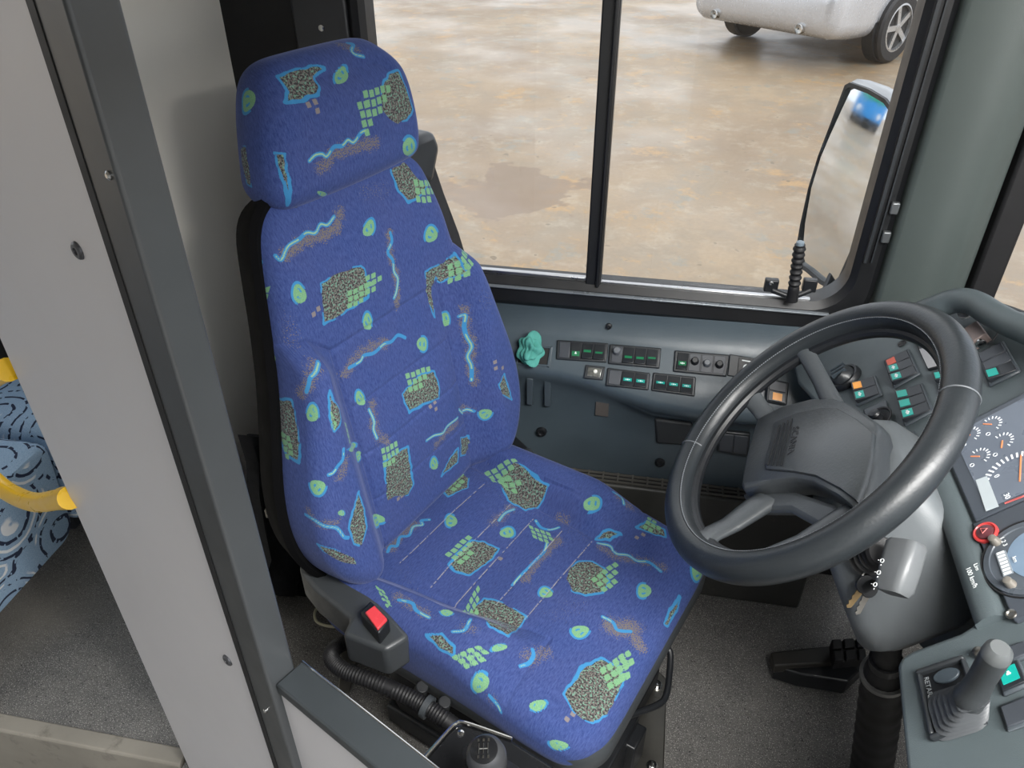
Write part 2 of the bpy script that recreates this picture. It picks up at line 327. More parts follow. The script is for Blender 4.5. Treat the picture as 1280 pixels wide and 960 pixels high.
MOTIFS = {
 'seat_cushion': [
  ('grid', [(-0.0356, 0.1013), (-0.035, 0.1162), (-0.0206, 0.1007)], 'a'),
  ('patch', [(-0.0411, 0.0862), (-0.039, 0.1513), (0.0014, 0.146), (0.0169, 0.1201), (-0.0035, 0.0744)]),
  ('wave', [(-0.0075, -0.1246), (-0.013, -0.1089), (-0.0021, -0.1018), (-0.0132, -0.0791), (-0.0002, -0.0658), (-0.0085, -0.0403), (0.0048, -0.0261), (-0.0059, -0.0176), (0.0076, -0.0062)]),
  ('dust', [(-0.0075, -0.1153), (-0.0153, -0.0706), (-0.008, -0.0351)], 0.015, 0.55),
  ('dot', [(0.048, 0.016), (0.0601, 0.023), (0.0605, -0.0007)]),
  ('dot', [(-0.0108, -0.1593), (0.0018, -0.1511), (0.0017, -0.1729)]),
  ('patch', [(0.0632, 0.1796), (0.0824, 0.2116), (0.1077, 0.2085), (0.1458, 0.1976), (0.182, 0.1927), (0.1816, 0.1715), (0.1611, 0.1363), (0.1143, 0.1367)]),
  ('grid', [(0.028, 0.1843), (0.041, 0.1918), (0.0416, 0.1778)], 'b'),
  ('grid', [(0.0692, 0.1811), (0.0832, 0.1865), (0.0821, 0.1736)], 'c'),
  ('dot', [(0.2914, 0.1928), (0.3062, 0.2079), (0.3002, 0.1742)]),
  ('wave', [(0.1305, 0.0759), (0.1294, 0.1015), (0.1387, 0.1223)]),
  ('dust', [(0.1226, 0.065), (0.1288, 0.0907), (0.1301, 0.124)], 0.014, 0.5),
  ('dot', [(0.1634, 0.0579), (0.1773, 0.0678), (0.1721, 0.0436)]),
  ('grid', [(0.1976, 0.0977), (0.2119, 0.0975), (0.2086, 0.0875)], 'a'),
  ('wave', [(0.1953, 0.1203), (0.216, 0.1076), (0.2363, 0.1104), (0.2492, 0.1253)]),
  ('dust', [(0.2356, 0.1505), (0.2513, 0.1479)], 0.012, 0.5),
  ('wave', [(0.2503, -0.0583), (0.2508, -0.0315), (0.2537, -0.0024), (0.2556, 0.0175), (0.2585, 0.0479), (0.2507, 0.0728)]),
  ('dust', [(0.2653, -0.0326), (0.2599, 0.0101), (0.2629, 0.0404), (0.268, 0.092)], 0.014, 0.55),
  ('patch', [(0.1152, -0.0806), (0.1143, -0.0432), (0.1164, -0.004), (0.1385, 0.0076), (0.1729, 0.0092), (0.1773, -0.017), (0.1704, -0.05), (0.1618, -0.0798), (0.1322, -0.0891)]),
  ('grid', [(0.0995, -0.0619), (0.1011, -0.047), (0.1145, -0.0618)], 'b'),
  ('brown', [(0.1735, -0.0005), (0.191, -0.0106)]),
  ('dot', [(0.3151, -0.0421), (0.3276, -0.0349), (0.323, -0.0541)]),
  ('patch', [(0.3325, 0.0086), (0.325, 0.0408), (0.3316, 0.0605), (0.3539, 0.0758), (0.3806, 0.0731), (0.4024, 0.0532), (0.406, 0.0208), (0.3824, -0.0043), (0.3566, -0.0108)]),
  ('grid', [(0.3788, 0.0379), (0.3829, 0.0523), (0.3917, 0.0342)], 'b'),
  ('wave', [(0.3401, 0.1274), (0.3645, 0.1332), (0.384, 0.1226), (0.4053, 0.1341), (0.4261, 0.134), (0.4467, 0.1476), (0.4751, 0.1428)]),
  ('dust', [(0.3512, 0.1194), (0.3892, 0.1121), (0.4286, 0.1407), (0.4768, 0.1535)], 0.013, 0.5),
  ('wave', [(0.3084, 0.2578), (0.3279, 0.2616), (0.3407, 0.2452)]),
  ('dust', [(0.3231, 0.2582), (0.355, 0.2526)], 0.013, 0.5),
  ('patch', [(0.3893, 0.2132), (0.3983, 0.2452), (0.436, 0.2478), (0.446, 0.2305), (0.4207, 0.2197)]),
  ('grid', [(0.3981, 0.2552), (0.4102, 0.2564), (0.4004, 0.2404)], 'c'),
  ('dot', [(0.4675, 0.0783), (0.4802, 0.0867), (0.4741, 0.0607)]),
  ('patch', [(0.3313, 0.1348), (0.3432, 0.1604), (0.3693, 0.1732), (0.3578, 0.1473)]),
  ('patch', [(0.5313, 0.0383), (0.5283, 0.0715), (0.5314, 0.1147), (0.5393, 0.0896), (0.539, 0.0427)]),
  ('brown', [(0.3997, 0.1876), (0.4072, 0.2039)]),
  ('wave', [(0.4301, -0.0265), (0.4509, -0.0243), (0.465, -0.033), (0.4862, -0.0203)]),
  ('dust', [(0.4548, -0.033), (0.4841, -0.0143)], 0.024, 0.62),
  ('dust', [(0.501, -0.0297), (0.5152, -0.0406)], 0.015, 0.6),
  ('dot', [(0.4118, -0.0813), (0.4257, -0.0686), (0.4189, -0.0937)]),
  ('patch', [(0.4469, -0.2031), (0.4493, -0.1723), (0.449, -0.1377), (0.4674, -0.1044), (0.4995, -0.0998), (0.5186, -0.1189), (0.5226, -0.1536), (0.5243, -0.1886), (0.5101, -0.2184), (0.4951, -0.2241), (0.4725, -0.2186)]),
  ('grid', [(0.481, -0.1219), (0.4863, -0.1079), (0.4929, -0.1311)], 'b'),
  ('grid', [(0.4933, -0.0955), (0.4985, -0.0814), (0.5044, -0.1056)], 'c'),
  ('brown', [(0.4769, -0.2246), (0.473, -0.2386)]),
  ('dot', [(0.4224, -0.2481), (0.4349, -0.2374), (0.4258, -0.2581)]),
  ('dot', [(0.3224, -0.2793), (0.3369, -0.2676), (0.3264, -0.2973)]),
  ('wave', [(0.3629, -0.2101), (0.371, -0.1938), (0.3698, -0.1766), (0.363, -0.1687)]),
  ('dust', [(0.3657, -0.1848), (0.3817, -0.1594)], 0.018, 0.5),
  ('dot', [(0.3185, -0.2086), (0.3284, -0.1947), (0.3223, -0.2145)]),
  ('patch', [(0.218, -0.1494), (0.222, -0.1144), (0.2432, -0.1058), (0.2852, -0.1075), (0.3133, -0.1103), (0.3154, -0.1347), (0.3188, -0.1784), (0.2859, -0.1875)]),
  ('grid', [(0.208, -0.1591), (0.2053, -0.1443), (0.2203, -0.1676)], 'b'),
  ('wave', [(0.2391, -0.236), (0.2548, -0.2217), (0.249, -0.1959)]),
  ('dust', [(0.2487, -0.2183), (0.2694, -0.2104)], 0.012, 0.45),
  ('dot', [(0.2058, -0.2087), (0.2171, -0.2027), (0.2104, -0.2151)]),
  ('patch', [(0.2028, -0.264), (0.2265, -0.2513), (0.2591, -0.2592), (0.2644, -0.2712), (0.2335, -0.2722)]),
  ('grid', [(0.2686, -0.2715), (0.277, -0.259), (0.2806, -0.2712)], 'a'),
  ('wave', [(0.1146, -0.2329), (0.1402, -0.2251), (0.1567, -0.2341), (0.1863, -0.2341)]),
  ('dust', [(0.1061, -0.2264), (0.1437, -0.2309), (0.1795, -0.2315)], 0.013, 0.5),
  ('grid', [(0.0644, -0.2325), (0.0772, -0.233), (0.0777, -0.2396)], 'd'),
  ('dot', [(0.4798, -0.2823), (0.4975, -0.2743), (0.482, -0.2914)]),
  ('wave', [(0.3446, -0.2854), (0.3623, -0.2892), (0.3699, -0.2955)]),
  ('dust', [(0.3433, -0.2897), (0.3617, -0.2881)], 0.01, 0.4),
  ('dot', [(0.5389, 0.1978), (0.5538, 0.213), (0.5494, 0.1805)]),
  ('dust', [(0.3657, -0.0746), (0.3818, -0.0419)], 0.03, 0.2),
  ('stitch', [(0.0324, -0.1343), (0.0345, -0.0636), (0.0354, 0.0384), (0.0423, 0.1539)]),
  ('stitch', [(0.12, -0.148), (0.1175, -0.0789), (0.1231, 0.0757), (0.1245, 0.1317)]),
  ('stitch', [(0.1831, -0.1637), (0.1841, -0.0596), (0.1883, 0.1219)]),
  ('stitch', [(0.2497, -0.1153), (0.2548, -0.0155), (0.2602, 0.1187)]),
  ('stitch', [(0.315, -0.1173), (0.3214, 0.0104), (0.3278, 0.1239)]),
  ('wear', [(-0.0337, 0.0933), (-0.019, -0.0313), (0.0033, -0.1182)], 0.03, 0.2),
  ('wear', [(0.0167, 0.1742), (0.1154, 0.1351), (0.2131, 0.1252), (0.3013, 0.122)], 0.03, 0.25),
  ('wear', [(0.0492, -0.1451), (0.1624, -0.202), (0.2584, -0.204)], 0.02, 0.27),
  ('wear', [(0.0334, 0.0028), (0.1804, -0.0435)], 0.05, 0.15),
  ('wear', [(0.3398, -0.0894), (0.3705, -0.0526)], 0.03, 0.2),
 ],
 'backrest': [
  ('patch', [(0.1228, 0.6921), (0.1622, 0.6955), (0.2001, 0.6393), (0.1728, 0.6284), (0.1403, 0.6297), (0.1266, 0.6524)]),
  ('grid', [(0.1769, 0.6539), (0.1911, 0.6491), (0.1734, 0.6393)], 'a'),
  ('wave', [(-0.1754, 0.6426), (-0.1692, 0.634), (-0.1504, 0.649), (-0.1247, 0.6519), (-0.1055, 0.6561), (-0.0888, 0.6498), (-0.0727, 0.6588), (-0.0587, 0.653), (-0.039, 0.6609)]),
  ('dust', [(-0.1581, 0.6398), (-0.1326, 0.6466), (-0.0985, 0.6476), (-0.0727, 0.6418), (-0.0415, 0.6445), (-0.0245, 0.6607)], 0.013, 0.6),
  ('dot', [(0.0265, 0.6182), (0.0429, 0.6165), (0.0179, 0.6043)]),
  ('dot', [(0.1768, 0.5535), (0.1975, 0.5487), (0.172, 0.5369)]),
  ('dust', [(0.0436, 0.6778), (0.0903, 0.6631)], 0.022, 0.26),
  ('wave', [(0.0716, 0.5937), (0.0691, 0.5782), (0.0515, 0.5636), (0.0597, 0.5457), (0.0562, 0.5248), (0.0618, 0.5079), (0.0507, 0.4872), (0.0411, 0.4784)]),
  ('dust', [(0.0676, 0.5931), (0.0567, 0.5585), (0.0605, 0.5281), (0.0585, 0.4988), (0.0428, 0.4598)], 0.01, 0.6),
  ('patch', [(-0.1162, 0.5699), (-0.0835, 0.5744), (-0.0214, 0.5656), (-0.0144, 0.5582), (-0.0147, 0.5299), (-0.0215, 0.5082), (-0.0581, 0.5075), (-0.0903, 0.5057), (-0.1093, 0.505), (-0.1307, 0.508), (-0.1236, 0.5391)]),
  ('grid', [(-0.0603, 0.5322), (-0.0462, 0.5308), (-0.0633, 0.5216)], 'b'),
  ('grid', [(-0.0111, 0.5399), (0.0039, 0.5393), (-0.0143, 0.5282)], 'c'),
  ('dot', [(-0.1627, 0.5743), (-0.1497, 0.5672), (-0.168, 0.5573)]),
  ('dot', [(-0.0363, 0.466), (-0.0245, 0.4598), (-0.0411, 0.4489)]),
  ('brown', [(-0.1474, 0.531), (-0.1351, 0.5354)]),
  ('patch', [(0.1407, 0.4906), (0.2054, 0.4861), (0.2242, 0.4962), (0.2179, 0.4684), (0.2177, 0.4582), (0.176, 0.4541), (0.1651, 0.4709), (0.1452, 0.4473), (0.1389, 0.3952), (0.1305, 0.4266), (0.1313, 0.4527)]),
  ('grid', [(0.205, 0.4763), (0.2169, 0.4799), (0.2001, 0.4635)], 'b'),
  ('wave', [(-0.1061, 0.4078), (-0.078, 0.4062), (-0.0657, 0.412), (-0.041, 0.4048), (-0.0117, 0.4086), (0.0079, 0.4039), (0.0277, 0.4075), (0.0449, 0.394)]),
  ('dust', [(-0.117, 0.4038), (-0.0902, 0.4174), (-0.0429, 0.4188), (-0.0044, 0.4099)], 0.014, 0.55),
  ('dot', [(0.0849, 0.3608), (0.1001, 0.353), (0.0795, 0.3456)]),
  ('dot', [(0.1696, 0.3736), (0.1795, 0.3698), (0.1659, 0.3573)]),
  ('wave', [(0.1942, 0.3725), (0.2032, 0.3724), (0.1987, 0.3478), (0.1997, 0.3246), (0.2042, 0.2996), (0.1959, 0.2781), (0.1989, 0.2536), (0.1953, 0.2202)]),
  ('dust', [(0.2047, 0.386), (0.1997, 0.342), (0.2064, 0.3048), (0.1967, 0.2656), (0.1988, 0.2158)], 0.011, 0.55),
  ('dust', [(0.2413, 0.402), (0.2449, 0.3837)], 0.02, 0.25),
  ('dust', [(-0.1972, 0.5303), (-0.2019, 0.5055)], 0.02, 0.3),
  ('patch', [(0.237, 0.1947), (0.2579, 0.209), (0.2708, 0.1373), (0.2404, 0.1676)]),
  ('brown', [(0.2368, 0.2505), (0.2362, 0.2355), (0.2563, 0.2263)]),
  ('grid', [(-0.2576, 0.5894), (-0.2427, 0.591), (-0.2671, 0.5783)], 'a'),
  ('dot', [(-0.2939, 0.4911), (-0.2652, 0.4882), (-0.3216, 0.4797)]),
  ('patch', [(-0.2056, 0.6527), (-0.2025, 0.6393), (-0.2255, 0.6055)]),
  ('wave', [(-0.1899, 0.4684), (-0.2071, 0.4596), (-0.2212, 0.4544), (-0.2282, 0.4454), (-0.2383, 0.435)]),
  ('dust', [(-0.2012, 0.4653), (-0.2225, 0.4526), (-0.2495, 0.4323)], 0.013, 0.55),
  ('dot', [(-0.2432, 0.4005), (-0.2321, 0.3977), (-0.2501, 0.3852)]),
  ('patch', [(-0.2003, 0.4242), (-0.2025, 0.4046), (-0.1908, 0.382), (-0.2001, 0.3637), (-0.2204, 0.3578), (-0.2171, 0.3891)]),
  ('grid', [(-0.2143, 0.3896), (-0.212, 0.3843), (-0.2171, 0.3789)], 'c'),
  ('patch', [(-0.3497, 0.4353), (-0.2795, 0.4265), (-0.2841, 0.387), (-0.289, 0.3533), (-0.3025, 0.3256), (-0.3299, 0.3371), (-0.34, 0.3755), (-0.3483, 0.4097)]),
  ('grid', [(-0.3282, 0.3731), (-0.3145, 0.367), (-0.3287, 0.3607)], 'd'),
  ('dot', [(-0.1024, 0.3432), (-0.0915, 0.337), (-0.1043, 0.3269)]),
  ('grid', [(0.0239, 0.3223), (0.0384, 0.3184), (0.0225, 0.3083)], 'b'),
  ('patch', [(-0.0018, 0.2978), (0.0602, 0.3069), (0.0956, 0.2942), (0.0972, 0.2572), (0.088, 0.2357), (0.0444, 0.2493), (0.0007, 0.2555), (-0.0042, 0.2798)]),
  ('brown', [(0.0599, 0.2322), (0.0756, 0.2339), (0.0729, 0.2191)]),
  ('wave', [(-0.092, 0.3134), (-0.0895, 0.2879), (-0.0963, 0.2732), (-0.0951, 0.2531)]),
  ('dust', [(-0.0827, 0.3193), (-0.0921, 0.2815), (-0.0902, 0.2531), (-0.0759, 0.2324)], 0.012, 0.55),
  ('grid', [(-0.0901, 0.2219), (-0.0788, 0.2193), (-0.0919, 0.207)], 'a'),
  ('patch', [(-0.0942, 0.1985), (-0.0672, 0.1982), (-0.0287, 0.1918), (-0.0303, 0.1493), (-0.0319, 0.0982), (-0.0494, 0.085), (-0.0889, 0.1091), (-0.1054, 0.1125), (-0.0986, 0.1654)]),
  ('brown', [(-0.0787, 0.0962), (-0.0673, 0.0953)]),
  ('wave', [(0.027, 0.1702), (0.0512, 0.1671), (0.0786, 0.1558), (0.0974, 0.1626), (0.1349, 0.1599)]),
  ('dust', [(0.0545, 0.142), (0.091, 0.151), (0.1264, 0.1481)], 0.012, 0.55),
  ('dot', [(0.0391, 0.1027), (0.0518, 0.0919), (0.035, 0.0872)]),
  ('patch', [(0.0583, 0.0576), (0.0878, 0.0803), (0.1219, 0.0873), (0.1162, 0.0536), (0.0835, 0.0561)]),
  ('patch', [(0.1372, 0.1043), (0.1705, 0.0862), (0.173, 0.0662), (0.1457, 0.0544), (0.1295, 0.0613)]),
  ('wave', [(0.1464, 0.1733), (0.1619, 0.1534), (0.1762, 0.1546), (0.1904, 0.1431)]),
  ('dust', [(0.1529, 0.1723), (0.1841, 0.1474)], 0.01, 0.5),
  ('dot', [(0.2065, 0.1302), (0.2176, 0.127), (0.2045, 0.1157)]),
  ('dot', [(-0.1683, 0.2842), (-0.1464, 0.2637), (-0.1951, 0.2976)]),
  ('dot', [(-0.1434, 0.2428), (-0.1311, 0.2352), (-0.1493, 0.2345)]),
  ('grid', [(-0.1781, 0.3414), (-0.1669, 0.3314), (-0.1797, 0.331)], 'd'),
  ('wave', [(-0.2125, 0.3169), (-0.2203, 0.3008), (-0.2338, 0.2967), (-0.2443, 0.2906), (-0.2541, 0.2906)]),
  ('dust', [(-0.2129, 0.296), (-0.2353, 0.2745)], 0.013, 0.5),
  ('dot', [(-0.2787, 0.2755), (-0.2644, 0.2712), (-0.2823, 0.2602)]),
  ('wave', [(-0.3212, 0.2258), (-0.3044, 0.2169), (-0.2901, 0.2025), (-0.2716, 0.1897), (-0.2639, 0.1646), (-0.2556, 0.1562)]),
  ('dust', [(-0.3106, 0.2311), (-0.2978, 0.2064), (-0.2689, 0.2012)], 0.01, 0.5),
  ('patch', [(-0.2068, 0.2201), (-0.2065, 0.1769), (-0.212, 0.1458), (-0.2339, 0.1195), (-0.248, 0.1357), (-0.2469, 0.173), (-0.2314, 0.1954)]),
  ('patch', [(-0.3132, 0.1632), (-0.2869, 0.1495), (-0.2573, 0.1098), (-0.2532, 0.0903), (-0.2762, 0.1114), (-0.3059, 0.1457)]),
  ('dot', [(-0.1422, 0.0893), (-0.1206, 0.0685), (-0.1494, 0.0783)]),
  ('dot', [(-0.2544, 0.2107), (-0.2471, 0.2052), (-0.2558, 0.2048)]),
  ('wear', [(-0.1263, 0.0579), (-0.0815, 0.0707), (0.0226, 0.0589)], 0.02, 0.2),
 ],
 'headrest': [
  ('patch', [(-0.0793, 0.8911), (-0.0495, 0.8936), (0.0026, 0.8911), (0.0133, 0.8856), (-0.0153, 0.878), (-0.0143, 0.8654), (-0.0267, 0.8555), (-0.0467, 0.8545), (-0.0625, 0.8527), (-0.0928, 0.856), (-0.0749, 0.8688)]),
  ('brown', [(-0.054, 0.844), (-0.0397, 0.8453), (-0.0411, 0.8322)]),
  ('dot', [(0.0409, 0.8696), (0.0562, 0.8673), (0.0247, 0.8571)]),
  ('grid', [(0.0511, 0.8202), (0.0661, 0.8197), (0.0519, 0.8056)], 'd'),
  ('grid', [(0.0701, 0.8341), (0.0851, 0.8333), (0.0693, 0.8191)], 'b'),
  ('patch', [(0.1908, 0.7831), (0.1657, 0.7718), (0.1386, 0.7715), (0.1169, 0.7829), (0.1054, 0.8016), (0.1065, 0.8224), (0.1201, 0.8406), (0.1476, 0.8512), (0.1719, 0.8522)]),
  ('wave', [(-0.0806, 0.7657), (-0.0665, 0.771), (-0.0532, 0.769), (-0.0449, 0.7633), (-0.0264, 0.773), (-0.0088, 0.7704), (0.0066, 0.7758), (0.0182, 0.7692), (0.0387, 0.779), (0.0506, 0.78)]),
  ('dust', [(-0.0597, 0.7489), (-0.0345, 0.7642), (-0.0082, 0.7645), (0.0242, 0.762), (0.0668, 0.7567)], 0.014, 0.55),
  ('dot', [(0.161, 0.7233), (0.1845, 0.7185), (0.1629, 0.7026)]),
  ('patch', [(-0.1332, 0.7919), (-0.1208, 0.7868), (-0.1234, 0.7669), (-0.1272, 0.7386), (-0.133, 0.7051)]),
  ('dot', [(-0.1513, 0.8807), (-0.1346, 0.8739), (-0.1663, 0.8628)]),
  ('wave', [(0.0977, 0.9181), (0.106, 0.9123), (0.0903, 0.9015), (0.0922, 0.8934), (0.1093, 0.8869)]),
  ('dust', [(0.0822, 0.9192), (0.1002, 0.9001)], 0.012, 0.5),
  ('dot', [(-0.0618, 0.7031), (-0.048, 0.6951), (-0.0556, 0.6931)]),
  ('patch', [(-0.2088, 0.8159), (-0.1884, 0.8148), (-0.1902, 0.7893), (-0.1983, 0.745), (-0.2079, 0.7503), (-0.2124, 0.7859)]),
 ],
}
# ------------------------------------------------------------------ driver's seat
SB = A([-.395, 1.14, .5]); SYAW = math.radians(-22); REC = math.radians(9)
SF = A([math.cos(SYAW), math.sin(SYAW), 0]); SL = A([-SF[1], SF[0], 0]); SZ = A([0, 0, 1.0])
def sw(v, u, z): return A([SB[0], SB[1], 0])+SF*v+SL*u+SZ*z       # seat-local to world
seat = thing('driver_seat', 'blue patterned driver seat with headrest behind the steering wheel', 'seat', (SB[0], SB[1], 0), SYAW)
FAB = fabric_mat()
def bol_in(v): return .185-.055*np.clip(v/.35, 0, 1)
def h_cushion(p):
    v, u = p[:,0], p[:,1]; au = np.abs(u-.0); ub = bol_in(v); fz = 1-sst((v-.345)/.045)
    fz = 1-sst((v-.25)/.15)
    b = sst((au-ub)/.046)*.042*fz*sst((v+.06)/.05); g = np.exp(-((au-ub)/.004)**2)*.004*fz
    g2 = np.exp(-((v-.375)/.004)**2)*.003*(au > .125)
    return .486+b-g-g2-.022*sst((v-.36)/.15)-.008*sst((.12-np.abs(v-.18))/.12)*(au < .2)
def c3(p, d): return np.stack([p[:,0], p[:,1], d], 1)
puff('seat_cushion', rrect(-.10, .545, -.285, .285, .075), h_cushion, .045, .385, c3, MOTIFS['seat_cushion'], seat, FAB)
BW = A([-math.sin(REC), 0, math.cos(REC)]); BN = A([math.cos(REC), 0, math.sin(REC)])
def b3(p, d): return A([0, 0, .5])+p[:,:1]*A([0, 1, 0])+p[:,1:]*BW+d[:,None]*BN
UC = .018
def back_outline(off=0.0):
    prof = [(-.01,.21),(.012,.26),(.05,.29),(.11,.314),(.18,.318),(.26,.306),(.34,.283),(.43,.258),(.52,.238),(.61,.222),(.68,.208),(.712,.185),(.726,.14)]
    R = [(UC+h+off, w) for w, h in prof]; L = [(UC-h-off+.010*float(sst((w-.15)/.3)), w) for w, h in reversed(prof)]
    return A(R+L)
def h_back(p):
    u, w = p[:,0]-UC, p[:,1]; au = np.abs(u)
    wt = .455+np.clip(au-.15, 0, 1)*.9; d = np.minimum(au-.15, wt-w)
    b = sst((au-.148)/.08)*(1-sst((w-wt+.06)/.075))*.06; g = np.exp(-(d/.004)**2)*.005
    lum = .016*np.exp(-((w-.2)/.14)**2)*(1-sst((au-.1)/.08))
    s = sum(np.exp(-((w-k)/.004)**2) for k in (.13, .235, .335))*.002*(au < .15)+np.exp(-((w-.455)/.004)**2)*.003*(au < .15)
    return .0+b-g+lum-s-.02*sst((w-.55)/.17)
puff('backrest', back_outline(), h_back, .038, -.085, b3, MOTIFS['backrest'], seat, FAB, nr=190, npm=760, sm=110)
def h_head(p):
    u, w = p[:,0]-.02, p[:,1]; return .012-.012*(u/.18)**2-.035*sst((w-.835)/.07)
ho = A([.011, 0])+A([(.15, .905), (.12, .915), (-.06, .915), (-.10, .905), (-.130, .86), (-.158, .76), (-.163, .725), (-.145, .700), (-.11, .695), (.165, .695), (.192, .703), (.208, .735), (.210, .80), (.195, .86)])
HO = A(spline(np.c_[ho, np.zeros(len(ho))], 10, True))[:,:2]
puff('headrest', HO, h_head, .042, -.125, b3, MOTIFS['headrest'], seat, FAB, nr=110, npm=520, tuck=.035, sm=110)
# shell, cushion pan, headrest posts
mb = MB(); P = smooth_loop(resample(back_outline(.004), 160), 5); cc = P.mean(0)
def bk(P_, d): return b3(P_, np.full(len(P_), d))@A([[SF[0], SF[1], 0], [SL[0], SL[1], 0], [0, 0, 1]])+A([SB[0], SB[1], 0])
def grow(P_, k):
    tg = np.roll(P_, -1, 0)-np.roll(P_, 1, 0); N_ = np.stack([tg[:,1], -tg[:,0]], 1); N_ /= np.linalg.norm(N_, axis=1)[:,None]
    return P_+N_*k*(1 if ((P_-cc)*N_).sum() > 0 else -1)
mb.loft([bk(grow(P, -.02), -.04), bk(grow(P, .002), -.036), bk(grow(P, .010), -.045), bk(grow(P, -.008), -.10), bk(grow(P, -.03), -.12), bk(grow(P, -.07), -.135)])
build('back_shell', mb, mat('seat shell black', '0b0b0c', .85, spec=.08), seat)
mb = MB()
for s in (-1, 1): mb.cyl(bk(A([[UC+s*.07, .66]]), -.06)[0], bk(A([[UC+s*.07, .74]]), -.06)[0], .007)
mb.loft([bk(rrect(UC-.13, UC+.13, .69, .715, .012, 6), d) for d in (-.10, -.02)])
build('headrest_bracket', mb, BLK(), seat, .003)
pan = rrect(-.03, .535, -.268, .268, .07)
def pz(k, z, sh=0):
    c0 = pan.mean(0); Q = c0+(pan-c0)*k; return [sw(q[0]+sh, q[1], z) for q in Q]
mb = MB(); mb.loft([pz(.95, .43), pz(1.03, .43), pz(1.045, .42), pz(1.04, .385), pz(1.0, .355), pz(.8, .34)])
build('cushion_pan', mb, GRY(), seat, 0)
mb = MB(); rg = rrect(.02, .47, -.21, .21, .03, 6)
mb.loft([[sw(q[0], q[1]*k, z) for q in rg] for z, k in ((.345, 1), (.30, 1.02), (.28, .9), (.25, 1.0), (.22, .9), (.19, 1.0), (.16, .9), (.13, 1.0), (.08, .95))])
build('suspension_bellows', mb, RUB(), seat)
mb = MB(); mb.obox(sw(.25, 0, .055), SF*.24, SL*.21, SZ*.03)
build('suspension_base', mb, BLK(), seat, .006)
# side cover with buckle, on the aisle side of the cushion
mb = MB(); zc = .525
mb.prism([at_z(x, y, zc) for x, y in ((377, 685), (404, 692), (424, 706), (474, 752), (512, 794), (500, 802), (482, 813), (428, 793), (438, 772), (392, 735), (374, 712))], (0, 0, -.075))
sc = build('recliner_cover', mb, mat('cover grey', '3a3d3f', .4, grain=.2), seat, .008, 3)
mb = MB(); q = [at_z(x, y, .555) for x, y in ((463, 750), (487, 774), (473, 792), (450, 765))]
mb.prism(q, (0, 0, -.06)); bk_ = build('belt_buckle', mb, BLK(), seat, .004)
mb = MB(); mb.prism([at_z(x, y, .560) for x, y in ((468, 756), (484, 773), (472, 786), (456, 765))], (0, 0, -.014))
tag(build('release_button', mb, mat('red button', 'e0444a', .3), bk_, .002), 'red release button')
# height lever loop in front
mb = MB(); mb.tube(spline([at_z(x, y, z) for x, y, z in ((770, 900, .33), (790, 893, .31), (822, 881, .29), (833, 868, .285), (837, 840, .29), (838, 818, .30), (833, 809, .31), (824, 812, .33))], 6), .0065, 10)
build('height_lever', mb, BLK(), seat)
# floor plates with bolts
mb = MB(); mb.prism([at_z(x, y, .012) for x, y in ((768, 842), (800, 838), (826, 840), (834, 850), (829, 985), (765, 985))], (0, 0, -.011))
fp = build('floor_plate', mb, STL(), seat, .003)
for x, y in ((821, 857), (815, 958), (781, 953)):
    p = at_z(x, y, .012); mb = MB(); mb.lathe(p, (0, 0, 1), [(0, .013), (.003, .013), (.003, .009), (.010, .009), (.011, .007)], 12); build('bolt', mb, CHR(), fp)
mb = MB(); mb.obox(at_z(772, 925, .10), SF*.05, SL*.03, SZ*.05); mb.obox(at_z(755, 950, .12), SF*.03, SL*.10, SZ*.06)
build('slide_rail', mb, BLK(), seat, .004)
mb = MB(); mb.prism([at_z(x, y, .01) for x, y in ((428, 812), (446, 806), (450, 812), (436, 868), (422, 866))], (0, 0, -.009))
build('floor_plate', mb, STL(), seat, .002)
# black corrugated hose
hp = spline([at_z(x, y, z) for x, y, z in ((470, 792, .42), (445, 800, .42), (422, 808, .42), (414, 822, .42), (430, 838, .42), (470, 853, .42), (515, 873, .41), (552, 896, .40), (590, 925, .38))], 22)
mb = MB(); mb.tube(hp, [.0140+.0011*(i % 2)*1.0 for i in range(len(hp))], 14)
hz = build('corrugated_hose', mb, RUB(), seat)
mb = MB(); i0 = int(len(hp)*.80); mb.tube(hp[i0:i0+5], .021, 14); build('hose_clamp', mb, GRY(), hz)
mb = MB()
for x, y in ((528, 858), (556, 877)): mb.cyl(at_z(x, y, .40), at_z(x-4, y+10, .36), .012, .014)
build('adjuster_knob', mb, BLK(), seat, .002)
# belt guide and webbing on the window side
mb = MB(); g0 = [bk(A([q]), -.085)[0] for q in ((.175, .735), (.275, .735), (.285, .70), (.245, .64), (.19, .66))]
mb.prism(g0, tuple(SF*.06)); bg = build('belt_guide', mb, BLKS(), seat, .014, 3)
mb = MB(); st_ = [(.235, .70, -.03), (.262, .60, -.035), (.30, .50, -.045), (.335, .40, -.06), (.35, .25, -.07), (.345, .10, -.07), (.335, -.02, -.04)]
mb.loft([[bk(A([[u-.024, w]]), d)[0], bk(A([[u+.024, w]]), d-.008)[0], bk(A([[u+.024, w]]), d-.012)[0], bk(A([[u-.024, w]]), d-.004)[0]] for u, w, d in st_])
wb = build('belt_webbing', mb, mat('belt webbing', '1c1d20', .7, grain=.4, gscale=500), seat)
mb = MB(); pp = [at_z(x, y, .50) for x, y in ((648, 560), (664, 560), (671, 573), (655, 578))]; mb.prism(pp, (0, 0, -.006))
mb.tube(spline([at_z(x, y, .51) for x, y in ((634, 556), (632, 566), (645, 574), (655, 574))], 4), .003, 8)
tag(build('belt_tongue', mb, CHR(), seat, .001), 'chrome belt tongue')
mb = MB(); mb.prism([at_z(x, y, .49) for x, y in ((622, 545), (640, 540), (668, 566), (640, 582))], (0, 0, -.03)); build('belt_stalk', mb, BLK(), seat, .005)
